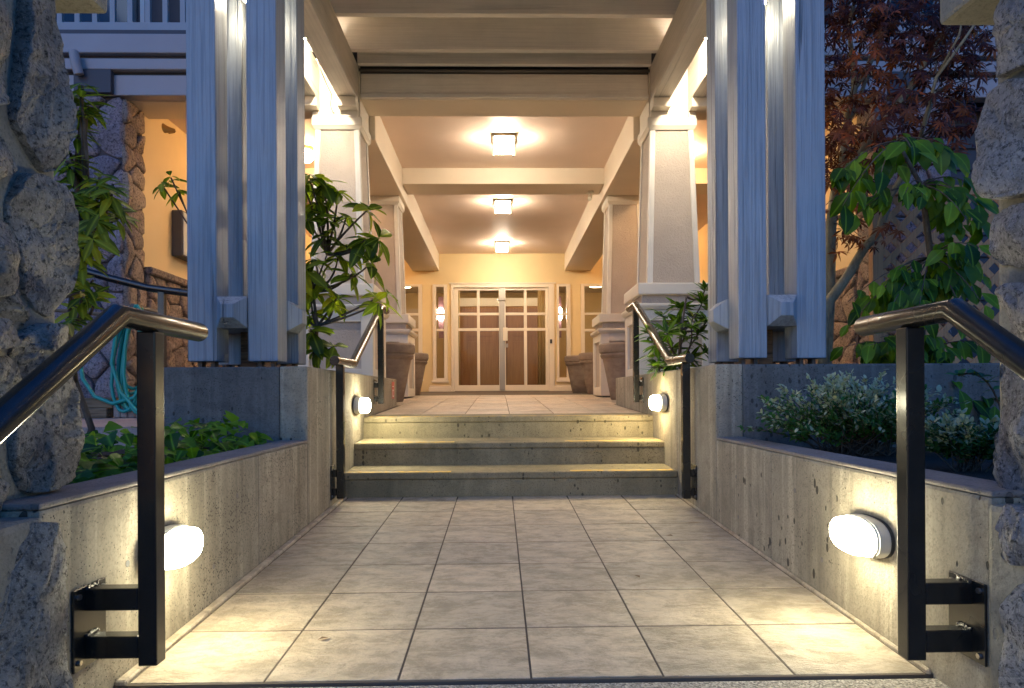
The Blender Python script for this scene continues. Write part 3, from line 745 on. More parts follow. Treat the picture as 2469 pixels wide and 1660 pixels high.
# flood lamps between the pergola beams, aimed at the column heads
def flood(x, y, z, lab):
    o = thing('flood_lamp', lab, 'flood lamp', (x, y, z), 'lit flood lamps between the pergola beams')
    d = Vector((0, .66, -.75)).normalized(); c = Vector((x, y, z))
    MB().tube([c - d * .13, c - d * .05, c, c + d * .012], [.028, .045, .058, .06], 18).build('housing', 'tmetal', o, 0, 'auto')
    MB().tube([c + d * .0125, c + d * .02], [.05, .045], 18).build('lens', 'flood', o)
    MB().tube([c - d * .1, c - d * .1 + Vector((0, -.02, .12)), (x, y - .1, 4.376)], .012, 8).build('arm', 'tmetal', o)
flood(-1.745, 6.13, 4.215, 'lit flood lamp tucked behind the left post cluster')
flood(1.90, 6.10, 4.215, 'lit flood lamp tucked behind the right post cluster')
# ================================================================== the building: porch, entrance wall, lobby
bd = thing('apartment_building', 'apartment building with a deep lit entrance porch, yellow walls and cream ceiling beams', 'building', (X0, 12, .9))
W = 15.5
ZC = 4.19
zf0 = 1.015
MB().box(-4.0, 4.15, 7.3, W + .3, ZC, ZC + .15).build('ceiling', 'ceil', bd)
# box beams
for sx in (-1, 1):
    xa, xb = sorted((X0 + sx * 1.447, X0 + sx * 2.06))
    MB().box(xa, xb, 7.525, W - .001, 3.793, ZC - .001).build('ceiling_beam', 'beamc', bd, .006)
    xa, xb = sorted((X0 + sx * 1.515, X0 + sx * 2.02))
    MB().box(xa, xb, 7.04, 7.52, 3.834 if True else 0, ZC + .2).build('corner_block', 'trim', bd, .005)
    xa, xb = sorted((X0 + sx * 2.021, 4.1 * sx if sx > 0 else -3.95))
    MB().box(xa, xb, 7.06, 7.5, 4.01, ZC + .2).build('soffit_beam', 'beamc', bd, .004)
    xa, xb = sorted((X0 + sx * 2.061, X0 + sx * 3.9))
    MB().box(xa, xb, 9.62, 10.14, 3.96, ZC - .002).build('ceiling_beam', 'beamc', bd, .005)
MB().box(X0 - 1.5145, X0 + 1.5145, 7.08, 7.5, 4.045, ZC + .2).build('soffit_beam', 'beamc', bd, .004)
MB().box(X0 - 1.51, X0 + 1.51, 7.045, 7.0795, 4.092, 4.325).build('fascia_board', 'beamx', bd, .005)
MB().box(X0 - 1.512, X0 + 1.512, 7.03, 7.0795, 4.048, 4.091).build('fascia_ledge', 'beamx', bd, .005)
MB().box(X0 - 1.4465, X0 + 1.4465, 9.62, 10.14, 3.957, ZC - .002).build('ceiling_beam', 'beamc', bd, .005)
# side walls of the porch with stone wainscot below
for sx in (-1, 1):
    xw_ = -3.86 if sx < 0 else 4.0
    xa, xb = sorted((xw_, xw_ + sx * .2))
    MB().box(xa, xb, 7.3, W, 2.3, ZC - .001).build('side_wall', 'yellow', bd)
    MB().box(xa - (.0 if sx < 0 else .05), xb + (.05 if sx < 0 else 0), 7.31, W - .01, .5, 2.26).build('wainscot', 'dmortar', bd)
    xa, xb = sorted((xw_ - sx * .12, xw_ + sx * .1))
    MB().box(xa, xb, 7.32, W - .02, 2.262, 2.345).build('wainscot_cap', 'stone_w', bd, .015)
    wn_ = [c_ for c_ in bd.children if c_.name.startswith('wainscot') and 'cap' not in c_.name][-1]
    stone_face(wn_, (xw_ - sx * .05, 7.33, .62), (0, 1, 0), (0, 0, 1), (-sx, 0, 0), 2.6, 1.64, .26, 'stone_w', 60 + sx, .05, .014)
# entrance wall pieces round the openings
def wall(x0, x1, z0, z1): MB().box(x0, x1, W, W + .2, z0, z1).build('entrance_wall', 'yellow', bd)
ZH = 3.487
wall(-3.9, 4.05, ZH, ZC - .001)
for a, b_ in ((-1.764, -1.523), (1.66, 1.90), (-1.186, -1.104), (1.286, 1.345)): wall(a, b_, zf0 - .1, ZH - .001)
wall(-1.523 + .001, -1.187, zf0 - .1, 1.262); wall(1.346, 1.659, zf0 - .1, 1.262)
for a, b_ in ((-3.9, -2.9), (2.95, 4.05)): wall(a, b_, zf0 - .1, ZH - .001)
wall(-2.899, -1.765, zf0 - .1, 1.30); wall(1.901, 2.949, zf0 - .1, 1.30)
# skirting blocks under the sidelights
for a, b_ in ((-1.62, -1.09), (1.272, 1.72)):
    MB().box(a, b_, W - .05, W - .001, zf0 - .02, 1.11).box(a + .02, b_ - .02, W - .035, W - .001, 1.1105, 1.15).build('skirting', 'door', bd, .006)
# door frame
fr = MB().box(-1.103, -1.032, W - .04, W + .12, zf0 - .02, 3.484).box(1.155, 1.285, W - .04, W + .12, zf0 - .02, 3.484).box(-1.0315, 1.1545, W - .04, W + .12, 3.40, 3.484).build('door_frame', 'door', bd, .008)
MB().box(-1.14, 1.32, W - .055, W - .0405, 3.485, 3.515).build('door_head_trim', 'door', bd, .003)
def panes(par, xs_, zs_, y, mt='glass'):
    for i in range(len(xs_) // 2):
        for j in range(len(zs_) // 2):
            MB().box(xs_[2 * i] - .006, xs_[2 * i + 1] + .006, y, y + .008, zs_[2 * j] - .006, zs_[2 * j + 1] + .006).build('pane', mt, par)
def leaf_door(x0, x1, gx, zs_, lab):
    d = MB()
    yb = W + .0
    d.box(x0, gx[0], yb, yb + .05, zf0 + .005, 3.395); d.box(gx[-1], x1, yb, yb + .05, zf0 + .005, 3.395)
    d.box(gx[0], gx[-1], yb + .0006, yb + .0494, zf0 + .0055, zs_[0]); d.box(gx[0], gx[-1], yb + .0006, yb + .0494, zs_[-1], 3.3945)
    o = d.build('door', 'door', bd, 0, label=lab)
    for z0, z1 in ((zs_[1], zs_[2]), (zs_[3], zs_[4])):
        MB().box(gx[0], gx[-1], yb + .006, yb + .044, z0, z1).build('muntin', 'door', o, .004)
    for a, b_ in ((gx[1], gx[2]),):
        for z0, z1 in ((zs_[0], zs_[1]), (zs_[2], zs_[3]), (zs_[4], zs_[5])):
            MB().box(a, b_, yb + .006, yb + .044, z0, z1).build('muntin', 'door', o, .004)
    panes(o, gx, zs_, yb + .022)
    return o
ZS = (1.153, 2.405, 2.47, 2.765, 2.827, 3.343)
dl = leaf_door(-1.03, .058, (-.935, -.504, -.439, .002), ZS, 'left glazed white entrance door leaf')
dr = leaf_door(.062, 1.153, (.158, .58, .65, 1.08), ZS, 'right glazed white entrance door leaf')
MB().box(.012, .136, W - .018, W - .001, 1.03, 3.43).build('astragal_plate', 'chrome', dl, .004)
MB().box(.094, .202, W - .06, W - .019, 2.17, 2.475).build('lock_box', 'door', dr, .01, False, 2)
MB().box(.15, .21, W - .03, W - .001, 2.02, 2.11).build('lock_plate', 'chrome', dr, .004)
MB().box(-.02, .16, W - .05, W - .02, 3.10, 3.15).build('door_closer', 'chrome', dl, .004)
MB().box(1.178, 1.228, W - .06, W - .0405, 2.106, 2.2).build('card_reader', 'gasket', bd, .004)
def window(x0, x1, z0, z1, gx, zs_, lab):
    f = MB()
    f.box(x0, gx[0], W - .03, W + .06, z0, z1).box(gx[1], x1, W - .03, W + .06, z0, z1)
    f.box(gx[0], gx[1], W - .0295, W + .0595, z0, zs_[0]).box(gx[0], gx[1], W - .0295, W + .0595, zs_[-1], z1)
    o = f.build('window', 'door', bd, 0, label=lab)
    for a, b_ in zip(zs_[1:-1:2], zs_[2:-1:2]): MB().box(gx[0], gx[1], W - .015, W + .045, a, b_).build('muntin', 'door', o, .003)
    panes(o, gx, zs_, W + .01)
    MB().box(x0 - .03, x1 + .03, W - .06, W - .0305, z0 - .05, z0 - .001).build('sill', 'door', o, .006)
ZW = (1.32, 2.403, 2.458, 2.765, 2.815, 3.43)
window(-1.522, -1.188, 1.265, 3.478, (-1.443, -1.262), ZW, 'narrow sidelight window left of the doors')
window(1.347, 1.658, 1.265, 3.478, (1.372 + .02, 1.564), ZW, 'narrow sidelight window right of the doors')
window(-2.898, -1.766, 1.305, 3.484, (-2.80, -1.85), (1.36, 2.40, 2.465, 2.765, 2.82, 3.43), 'wide porch window at the far left')
window(1.902, 2.948, 1.305, 3.484, (1.985, 2.85), (1.36, 2.38, 2.44, 2.765, 2.815, 3.43), 'wide porch window at the far right')
# lobby behind the glass
lb = MB().box(-3.9, 4.05, W + .2, 19, zf0 - .1, zf0).build('lobby_floor', 'lobbywood', bd)
MB().box(-3.9, 4.05, W + .2, 19, 3.75, 3.85).build('lobby_ceiling', 'white', bd)
MB().box(-3.9, 4.05, 18.6, 18.8, zf0, 3.75).build('lobby_wall', 'lobbywall', bd)
for a in (-3.9, 3.95): MB().box(a, a + .1, W + .2, 18.6, zf0, 3.75).build('lobby_wall', 'lobbywall', bd)
wdp = MB().box(-1.05, 1.25, 17.3, 17.4, zf0, 3.42).build('lobby_partition', 'lobbywood', bd)
for a, b_ in ((-.95, -.02), (.22, 1.15)):
    MB().box(a, b_, 17.26, 17.2995, zf0 + .03, 3.2).build('lobby_door', 'lobbywood', wdp, .006)
    for za, zb_ in ((1.2, 2.3), (2.42, 3.1)):
        MB().box(a + .14, b_ - .14, 17.25, 17.2595, za, zb_).build('lobby_door_panel', 'lobbywood', wdp, .01)
MB().box(-1.05, 1.25, 17.28, 17.2995, 3.21, 3.42).build('lobby_lintel', 'white', wdp)
for x in (-1.02, 1.02):
    b = MB()
    pts = [(x + .16 * (k / 10 - .5) * 1.2, 15.95 + .03 * math.sin(k * 1.9)) for k in range(11)]
    for k in range(10):
        (xa, ya), (xb, yb) = pts[k], pts[k + 1]
        b.add([(xa, ya, zf0 + .02), (xb, yb, zf0 + .02), (xb, yb, 3.45), (xa, ya, 3.45), (xa, ya + .01, zf0 + .02), (xb, yb + .01, zf0 + .02), (xb, yb + .01, 3.45), (xa, ya + .01, 3.45)],
              [(0, 1, 2, 3), (7, 6, 5, 4), (0, 4, 5, 1), (3, 2, 6, 7)])
    b.build('curtain', 'curtain', bd, 0, True)
def lobby_fill_lamp(x, y, lab):  # added out of view, to give the lobby brightness
    o = thing('lobby_fill_lamp', lab, 'ceiling lamp', (x, y, 3.74), 'unseen ceiling lamps added to brighten the lobby')
    MB().lathe((x, y, 3.68), [(.06, 0), (.15, .01), (.18, .04), (.18, .07)], 20).build('shade', 'lobby_fill_lamp', o, 0, True)
lobby_fill_lamp(-.55, 16.4, 'unseen ceiling lamp added to brighten the lobby inside the left door'); lobby_fill_lamp(.75, 16.4, 'unseen ceiling lamp added to brighten the lobby inside the right door')
lobby_fill_lamp(-2.4, 17.2, 'unseen ceiling lamp added to brighten the lobby inside the far left window'); lobby_fill_lamp(2.5, 17.2, 'unseen ceiling lamp added to brighten the lobby inside the far right window')
def sconce(x, y, lab):
    o = thing('wall_sconce', lab, 'sconce', (x, y, 2.9), 'glowing sconces inside the sidelights')
    MB().box(x - .06, x + .06, y + .03, y + .06, 2.3, 3.3).build('backing_panel', 'sconcec', o)
    MB().lathe((x, y - .06, 2.72), [(.05, 0), (.075, .04), (.085, .16), (.07, .26), (.03, .3)], 18).build('shade', 'sconce', o, 0, True)
    MB().tube([(x, y - .05, 2.86), (x, y + .03, 2.86)], .02, 8).build('arm', 'chrome', o)
sconce(-1.39, 16.15, 'glowing wall sconce seen through the left sidelight'); sconce(1.45, 16.15, 'glowing wall sconce seen through the right sidelight')

# porch ceiling lanterns
def lantern(y, lab):
    o = thing('ceiling_lantern', lab, 'lantern', (X0, y, ZC), 'square ceiling lanterns along the porch')
    hw = .135
    MB().box(X0 - hw - .02, X0 + hw + .02, y - hw - .02, y + hw + .02, ZC - .034, ZC - .001).build('canopy', 'bronze', o, .004)
    MB().box(X0 - hw + .012, X0 + hw - .012, y - hw + .012, y + hw - .012, ZC - .165, ZC - .035).build('glass', 'lantern', o, .004)
    for sx in (-1, 1):
        for sy in (-1, 1):
            x_, y_ = X0 + sx * hw, y + sy * hw
            MB().box(x_ - .009, x_ + .009, y_ - .009, y_ + .009, ZC - .18, ZC - .0345).build('corner_bar', 'bronze', o)
    for z_ in (.075, .12):
        e = hw + .002
        for (a, b_, c_, d_) in ((-e, e, -e - .008, -e + .002), (-e, e, e - .002, e + .008), (-e - .008, -e + .002, -e, e), (e - .002, e + .008, -e, e)):
            MB().box(X0 + a, X0 + b_, y + c_, y + d_, ZC - z_ - .006, ZC - z_ + .006).build('cross_bar', 'bronze', o)
    MB().box(X0 - .005, X0 + .005, y - hw - .006, y - hw + .004, ZC - .07, ZC - .035).build('corner_bar', 'bronze', o)
for y, nm in ((8.5, 'nearest and largest square lantern on the porch ceiling'), (11.3, 'middle square lantern on the porch ceiling'), (14.4, 'farthest square lantern, just above the entrance doors')):
    lantern(y, nm)
def globe(x, y, lab):
    o = thing('globe_lamp', lab, 'ceiling lamp', (x, y, ZC), 'round ceiling lamps in the side bays')
    MB().lathe((x, y, ZC - .04), [(.09, 0), (.1, .01), (.1, .039)], 18).build('base', 'brass', o)
    MB().lathe((x, y, ZC - .19), [(.02, 0), (.07, .015), (.1, .05), (.105, .09), (.085, .13), (.06, .149)], 18).build('shade', 'globe', o, 0, True)
globe(-2.52, 8.85, 'lit round ceiling lamp in the left bay, beside the front column'); globe(2.53, 8.95, 'lit round ceiling lamp in the right bay, beside the front column')
globe(-2.75, 13.6, 'lit round ceiling lamp deep in the left bay'); globe(2.9, 13.6, 'lit round ceiling lamp deep in the right bay')
# small spot on the cross beam
cm = thing('security_camera', 'small bullet camera under the second cross beam, right side', 'camera', (1.38, 9.95, 3.95))
MB().lathe((1.38, 9.98, 3.925), [(.04, 0), (.045, .01), (.045, .031)], 16).build('mount', 'trim', cm)
MB().tube([(1.38, 9.98, 3.925), (1.37, 9.94, 3.88)], .012, 8).build('arm', 'trim', cm)
MB().tube([(1.385, 10.0, 3.90), (1.345, 9.83, 3.80)], .03, 14).build('body', 'trim', cm, .004, 'auto')
def bell(x, y, z, s, lab):
    o = thing('spotlight', lab, 'spotlight', (x, y, z), 'small unlit brass spotlights on the porch side walls')
    MB().tube([(x, y, z), (x - s * .07, y - .02, z), (x - s * .10, y - .05, z + .005)], .009, 8).build('arm', 'brass', o)
    c = Vector((x - s * .10, y - .05, z + .005)); d = Vector((s * .25, -.95, .08)).normalized() if False else Vector((s * .9, -.42, .06)).normalized()
    MB().tube([c - d * .0, c + d * .05, c + d * .09, c + d * .14], [.022, .03, .04, .065], 16).build('bell', 'brass', o, 0, 'auto')
bell(-3.86, 7.95, 4.03, -1, 'small brass spotlight high on the left porch wall'); bell(4.0, 9.6, 3.5, 1, 'small brass spotlight on the right porch wall')
# utility box
ub = thing('utility_box', 'slim grey utility box on the left yellow wall', 'box', (-3.8, 8.4, 2.85))
MB().box(-3.858, -3.735, 8.0, 8.9, 2.6, 3.145).build('body', 'tmetal', ub, .008)
MB().box(-3.7345, -3.725, 8.02, 8.88, 2.62, 3.125).build('lid', 'lampbody', ub, .003)
# ================================================================== building wings left and right of the porch
for sx in (-1, 1):
    xin = -3.83 if sx < 0 else 3.98
    B = lambda a, b_, *r_: MB().box(*sorted((xin + sx * a, xin + sx * b_)), *r_)
    pr = B(.0, .75, 6.96, 7.3, .5, 4.0).build('stone_pier', 'dmortar', bd, label='fieldstone pier at the %s end of the porch' % ('left' if sx < 0 else 'right'))
    O = (xin - .75, 6.955, .72) if sx < 0 else (xin, 6.955, .72)
    stone_face(pr, O, (1, 0, 0), (0, 0, 1), (0, -1, 0), .75, 3.28, .30, 'stone_p', 21 + sx, .06, .016, .018, 26)  # front stones mauve: blue dusk light put into their colour
    stone_face(pr, (xin - sx * .004, 6.93, .72), (0, 1, 0), (0, 0, 1), (-sx, 0, 0), .37, 3.28, .21, 'stone_w', 33 + sx, .045, .012, .012)  # return stones tan: orange lamp light put into their colour
    # bands above
    B(-1.75, 3.2, 6.92, 7.055, 4.016, 4.222).build('wing_beam', 'bandp', bd, .005)
    B(.08, .45, 6.86, 6.9195, 4.02, 4.25).build('wing_panel', 'siding', bd)
    B(-1.75, 3.2, 6.95, 7.055, 4.2225, 4.262).build('wing_dark_strip', 'gasket', bd)  # black strip painting the shadow between beam and gutter
    B(-1.75, 3.2, 6.88, 7.055, 4.2625, 4.375).build('gutter', 'bandp', bd, .012, False, 2)
    B(-1.75, 3.2, 6.93, 7.055, 4.376, 4.42).build('wing_dark_strip', 'siding', bd)
    B(-1.75, 3.2, 6.86, 7.055, 4.4205, 4.615).build('wing_band', 'bandp', bd, .006)
    B(-1.75, 3.2, 6.95, 7.4, 4.6155, 4.70).build('balcony_deck', 'siding', bd)
    rl = B(-1.7, 3.1, 7.2, 7.25, 4.816, 4.918).build('balcony_railing', 'rail_white', bd, .004)
    B(-1.7, 3.1, 7.2, 7.25, 5.85, 5.93).build('top_rail', 'rail_white', rl, .004)
    for k in range(26):
        x_ = -1.62 + .185 * k
        B(x_, x_ + .052, 7.205, 7.245, 4.9185, 5.849).build('baluster', 'rail_white', rl)
    B(-1.75, 4.0, 8.6, 8.8, 4.35, 8.0).build('upper_wall', 'siding', bd)
    for k in range(4):
        wnd = B(-1.5 + 1.15 * k, -.55 + 1.15 * k, 8.55, 8.599, 4.9, 7.2).build('window', 'darkglass', bd)
        B(-1.56 + 1.15 * k, -1.5 + 1.15 * k, 8.53, 8.598, 4.85, 7.25).build('window_frame', 'white', wnd)
        B(-.55 + 1.15 * k, -.49 + 1.15 * k, 8.53, 8.598, 4.85, 7.25).build('window_frame', 'white', wnd)
    B(.76, 7.0, 7.35, 7.5, .5, 4.4).build('wing_wall', 'siding', bd)
    for k in range(14):
        B(.77, 6.9, 7.325, 7.349, .75 + .24 * k, .965 + .24 * k).build('siding_board', 'siding', bd, .006)
MB().box(-3.9, 4.05, 7.5, 16, ZC + .2, 8).box(-2.0, 2.15, 7.09, 7.499, 4.395, 8).build('upper_floor', 'siding', bd)
ds = thing('downspout', 'short pale downspout elbow at the left gutter end', 'downspout', (-4.2, 6.8, 4.2))
MB().tube([(-4.24, 6.8, 4.40), (-4.22, 6.8, 4.28), (-4.2, 6.82, 4.18)], .045, 12).build('pipe', 'bandp', ds, 0, 'auto')

# side rail, hose, timber edging on the left
sr = thing('side_handrail', 'dark handrail sloping in front of the stone pier on the left', 'handrail', (-3.13, 6.3, .735))
MB().tube([(-4.15, 6.3, 2.20), (-3.611, 6.3, 2.041), (-3.257, 6.3, 1.951), (-2.6, 6.3, 1.86)], .036, 14).build('rail', 'metal', sr, 0, 'auto')
for x in (-3.13, -2.5): MB().box(x - .028, x + .028, 6.275, 6.325, .735, 1.93 if x < -3 else 1.85).build('post', 'metal', sr)
MB().tube([(-4.15, 6.3, 1.75), (-2.6, 6.3, 1.60)], .018, 10).build('lower_rail', 'timber', sr)
hz = thing('garden_hose', 'coiled teal garden hose hanging on the stone pier', 'hose', (-3.6, 6.6, 1.8))
rg = random.Random(8)
b = MB()
def loop(cx, top, bot, w_, y, sh=0.0):
    pts = []
    for k in range(25):
        a = 2 * math.pi * k / 24
        z = (top + bot) / 2 + math.cos(a) * (top - bot) / 2
        wid = w_ * (.35 + .65 * (1 - (z - bot) / (top - bot)) ** .6) if z > bot + .05 else w_
        pts.append((cx + math.sin(a) * wid + sh * (1 - math.cos(a)) / 2, y + rg.uniform(-.01, .01), z))
    return pts
for k in range(7):
    MB().tube(loop(-3.5 + rg.uniform(-.05, .05), 1.80 + rg.uniform(-.02, .03), 1.0 - .05 * k + rg.uniform(-.05, .08), rg.uniform(.11, .2), 6.62 - .022 * k, rg.uniform(-.08, .06)), .016, 8).build('coil', 'hose', hz, 0, True)
MB().tube([(-3.46, 6.5, 1.8), (-3.72, 6.5, 1.72), (-3.92, 6.5, 1.52), (-4.012, 6.5, 1.317), (-3.985, 6.5, 1.115), (-3.875, 6.5, .945), (-3.704, 6.5, .875), (-3.5, 6.5, .93), (-3.38, 6.5, 1.15)], .0175, 8).build('coil', 'hose', hz, 0, True)
MB().tube([(-3.65, 6.48, 1.6), (-3.7, 6.48, 1.26), (-3.62, 6.48, .99), (-3.47, 6.48, .81), (-3.2, 6.5, .77)], .0165, 8).build('coil', 'hose', hz, 0, True)
MB().tube([(-3.5, 6.93, 1.80), (-3.5, 6.48, 1.80)], .03, 10).build('hanger', 'tmetal', hz)
te = thing('timber_edging', 'weathered timber edging at the foot of the stone pier', 'edging', (-4, 6.55, .735))
MB().box(-4.9, -3.76, 6.5, 6.62, .736, .83).build('timber', 'timber', te, .008); MB().box(-4.9, -3.74, 6.56, 6.68, .8305, .93).build('timber', 'timber', te, .008)
fb = thing('footing_block', 'pale ribbed concrete footing block beside the timber edging', 'block', (-3.55, 6.6, .735))
for k in range(6): MB().box(-3.735 + .07 * k, -3.67 + .07 * k, 6.56, 6.7, .736, .90).build('rib', 'pinkcon', fb, .01)
# lattice on the right
la = thing('lattice_panel', 'brown diagonal wooden lattice panel behind the green tree', 'lattice', (4.0, 6.0, .6))
LX0, LX1, LZ0, LZ1 = 3.47, 4.95, 1.1, 2.72
def latz(sgn, off, y):
    a, b_ = (LX0, LZ0 + off) if sgn > 0 else (LX0, LZ0 + off), None
    t0, t1 = 0, LX1 - LX0
    f = lambda t_: LZ0 + off + sgn * t_
    lo, hi = (LZ0 - LZ0 - off) / sgn, (LZ1 - LZ0 - off) / sgn
    lo, hi = min(lo, hi), max(lo, hi); t0, t1 = max(t0, lo), min(t1, hi)
    if t1 - t0 < .06: return
    p0 = Vector((LX0 + t0, y, f(t0))); p1 = Vector((LX0 + t1, y, f(t1))); d = (p1 - p0).normalized(); nrm = Vector((-d.z, 0, d.x)) * .027
    q = lambda yy: [p0 - nrm + Vector((0, yy, 0)), p1 - nrm + Vector((0, yy, 0)), p1 + nrm + Vector((0, yy, 0)), p0 + nrm + Vector((0, yy, 0))]
    MB().hexa(q(0), q(.011)).build('slat', 'lattice', la)
for k in range(17):
    latz(1, -1.5 + .19 * k, 6.0); latz(-1, .0 + .19 * k, 6.0125)
for (a, b_, c_, d_) in ((LX0 - .10, LX0, .6, LZ1 + .1), (LX1, LX1 + .1, .6, LZ1 + .1)): MB().box(a, b_, 5.98, 6.05, c_, d_).build('upright', 'lattice', la, .004)
for z_ in (LZ1, LZ0 - .09): MB().box(LX0 + .001, LX1 - .001, 5.985, 6.045, z_ + .0005, z_ + .09).build('frame_rail', 'lattice', la, .004)
MB().hexa([(3.50, 5.965, 1.84), (4.3, 5.965, 2.02), (4.3, 5.984, 2.02), (3.50, 5.984, 1.84)], [(3.50, 5.965, 1.93), (4.3, 5.965, 2.11), (4.3, 5.984, 2.11), (3.50, 5.984, 1.93)]).build('brace', 'lattice', la, .003)

# ================================================================== pots
def pot(x, y, lab, k=1.0, z=None):
    z = zland(y) if z is None else z
    o = thing('planter_pot', lab, 'pot', (x, y, z), 'large terracotta pots on the porch')
    MB().lathe((x, y, z), [(.19 * k, 0), (.2 * k, .01 * k), (.255 * k, .30 * k), (.30 * k, .53 * k), (.325 * k, .55 * k), (.335 * k, .58 * k), (.325 * k, .60 * k), (.345 * k, .615 * k), (.355 * k, .65 * k), (.352 * k, .71 * k), (.335 * k, .73 * k), (.31 * k, .728 * k), (.30 * k, .69 * k)], 36).build('body', 'pot', o, 0, 'auto')
    MB().lathe((x, y, z + .69 * k), [(.298 * k, 0), (.296 * k, .002)], 24).build('soil', 'soil', o)
pot(-1.42, 8.55, 'big terracotta pot left, against the rear left column pedestal', 1.0)
pot(-1.60, 11.9, 'terracotta pot left, nearest the left sidelight window', 1.0)
pot(-1.92, 11.2, 'terracotta pot left, half hidden behind the rear left pedestal', 1.0)
pot(1.66, 8.75, 'big terracotta pot right, against the rear right column pedestal', 1.0)
pot(1.72, 11.6, 'terracotta pot right, just behind the rear right pedestal', .97)
pot(1.60, 12.9, 'terracotta pot right, nearest the right sidelight window', .97)

# cable stapled along the left inner pergola beam, and a few fallen leaves
cb = thing('lamp_cable', 'thin pale cable drooping from the left pergola beam to the column head', 'cable', (-1.66, 6.5, 4.0))
MB().tube([(-1.66, 6.2, 4.03), (-1.668, 6.55, 3.985), (-1.67, 6.8, 3.97), (-1.72, 6.93, 3.93), (-1.70, 6.96, 3.86)], .006, 6).build('wire', 'trim', cb, 0, True)
dry = MB().add([(-.02, 0, .002), (0, -.012, .006), (.022, 0, .003), (.004, .014, .008)], [(0, 1, 2), (0, 2, 3)]).mesh('fallen_leaf', 'timber')
for i, (x, y, zf_, lab) in enumerate(((-.83, 5.46, lambda y: .18 * 1 + SL * y, 'dry fallen leaf on the left end of the lowest step'), (.62, 3.02, zwalk, 'dry fallen leaf on the tiles right of the middle'), (-.62, 2.36, zwalk, 'dry fallen leaf on the tiles near the left lamp'), (.95, 3.75, zwalk, 'dry fallen leaf on the tiles near the right wall'))):
    o = link('fallen_leaf', dry, None, Matrix.Translation((x, y, zf_(y) + .003)) @ Matrix.Rotation(i * 1.9, 4, 'Z'))
    tag(o, lab, 'leaf', 'dry leaves on the paving')

# red sticker on the left cheek wall
sg = thing('wall_sticker', 'small red and white sticker on the end of the left cheek wall', 'sticker', (XL, 7.4, .98))
MB().box(XL, XL + .002, 7.30, 7.46, .9, 1.085).build('sheet', 'red', sg)
MB().box(XL + .002, XL + .003, 7.33, 7.43, .92, 1.0).build('symbol_ground', 'stickerw', sg)
MB().box(XL + .003, XL + .004, 7.355, 7.405, .935, .985).build('symbol', 'red', sg)
MB().box(XL + .002, XL + .003, 7.32, 7.44, 1.03, 1.038).build('print_line', 'stickerw', sg)

# ================================================================== plants
def leaf_mesh(name, L, Wd, m, fold=.25, droop=.15, prof=None, n=5):
    prof = prof or [(0, .06), (.18, .55), (.42, 1.0), (.68, .85), (.88, .42), (1, 0.02)]
    vs = []; fs = []
    for (t_, w_) in prof:
        y = t_ * L; z = -droop * L * t_ * t_; hw = w_ * Wd / 2
        vs += [(-hw, y, z + fold * hw), (0, y, z), (hw, y, z + fold * hw)]
    for i in range(len(prof) - 1):
        a = 3 * i; fs += [(a, a + 1, a + 4, a + 3), (a + 1, a + 2, a + 5, a + 4)]
    me = bpy.data.meshes.new(name); me.from_pydata(vs, [], fs); me.materials.append(MT[m])
    me.polygons.foreach_set('use_smooth', [True] * len(me.polygons)); return me
def star_mesh(name, L, m, lobes=7, droop=.25):
    vs = [(0, 0, 0)]; fs = []
    angs = [(-115 + 230 * i / (lobes - 1)) for i in range(lobes)]
    for i, a in enumerate(angs):
        ln = L * (1 - .45 * (abs(a) / 115) ** 1.5); w_ = 17
        for da, k in ((-w_, .40), (-8, .70), (0, 1.0), (8, .70), (w_, .40)):
            r_ = R(a + da); rr = ln * k
            vs.append((math.sin(r_) * rr, math.cos(r_) * rr, -droop * rr * rr / L))
        b_ = 1 + 5 * i; fs += [(0, b_ + 4, b_ + 3, b_ + 1, b_), (b_ + 1, b_ + 3, b_ + 2)]
    me = bpy.data.meshes.new(name); me.from_pydata(vs, [], fs); me.materials.append(MT[m]); return me
def orient(loc, d, up=(0, 0, 1), k=1.0):
    y = Vector(d).normalized(); up = Vector(up)
    if abs(y.dot(up.normalized())) > .97: up = Vector((1, .2, 0))
    x = y.cross(up).normalized(); z = x.cross(y)
    return Matrix(((x.x * k, y.x * k, z.x * k, loc[0]), (x.y * k, y.y * k, z.y * k, loc[1]), (x.z * k, y.z * k, z.z * k, loc[2]), (0, 0, 0, 1)))
def rdir(rng, zmin=-1, zmax=1):
    a = rng.uniform(0, 2 * math.pi); z = rng.uniform(zmin, zmax); r_ = math.sqrt(max(0, 1 - z * z)); return Vector((math.cos(a) * r_, math.sin(a) * r_, z))
class Leaves:      # single leaf objects up to a limit, the rest joined into one part
    def __init__(s, root, limit=300): s.root = root; s.items = []; s.limit = limit
    def add(s, me, M): s.items.append((me, M))
    def done(s, rng, name='leaf'):
        s.items.sort(key=lambda it: (it[1].translation - Vector((0, 0, .943))).length - it[1].to_scale()[0] * .5)
        for me, M in s.items[:s.limit]: link(name, me, s.root, M)
        rest = s.items[s.limit:]
        if rest:
            by = {}
            for me, M in rest: by.setdefault(me.name, (me, []))[1].append(M)
            for me, Ms in by.values():
                b_ = MB(); tv = [v.co.copy() for v in me.vertices]; tf = [tuple(p_.vertices) for p_ in me.polygons]
                for M in Ms: b_.add([M @ v for v in tv], tf)
                m2 = bpy.data.meshes.new('foliage'); m2.from_pydata(b_.v, [], b_.f); m2.materials.append(me.materials[0])
                m2.polygons.foreach_set('use_smooth', [True] * len(m2.polygons))
                link('foliage', m2, s.root, None, None, 'stuff')
def bez(a, b_, c_, n=6):
    a, b_, c_ = Vector(a), Vector(b_), Vector(c_)
    return [a * (1 - t_) ** 2 + b_ * 2 * t_ * (1 - t_) + c_ * t_ * t_ for t_ in [i / n for i in range(n + 1)]]
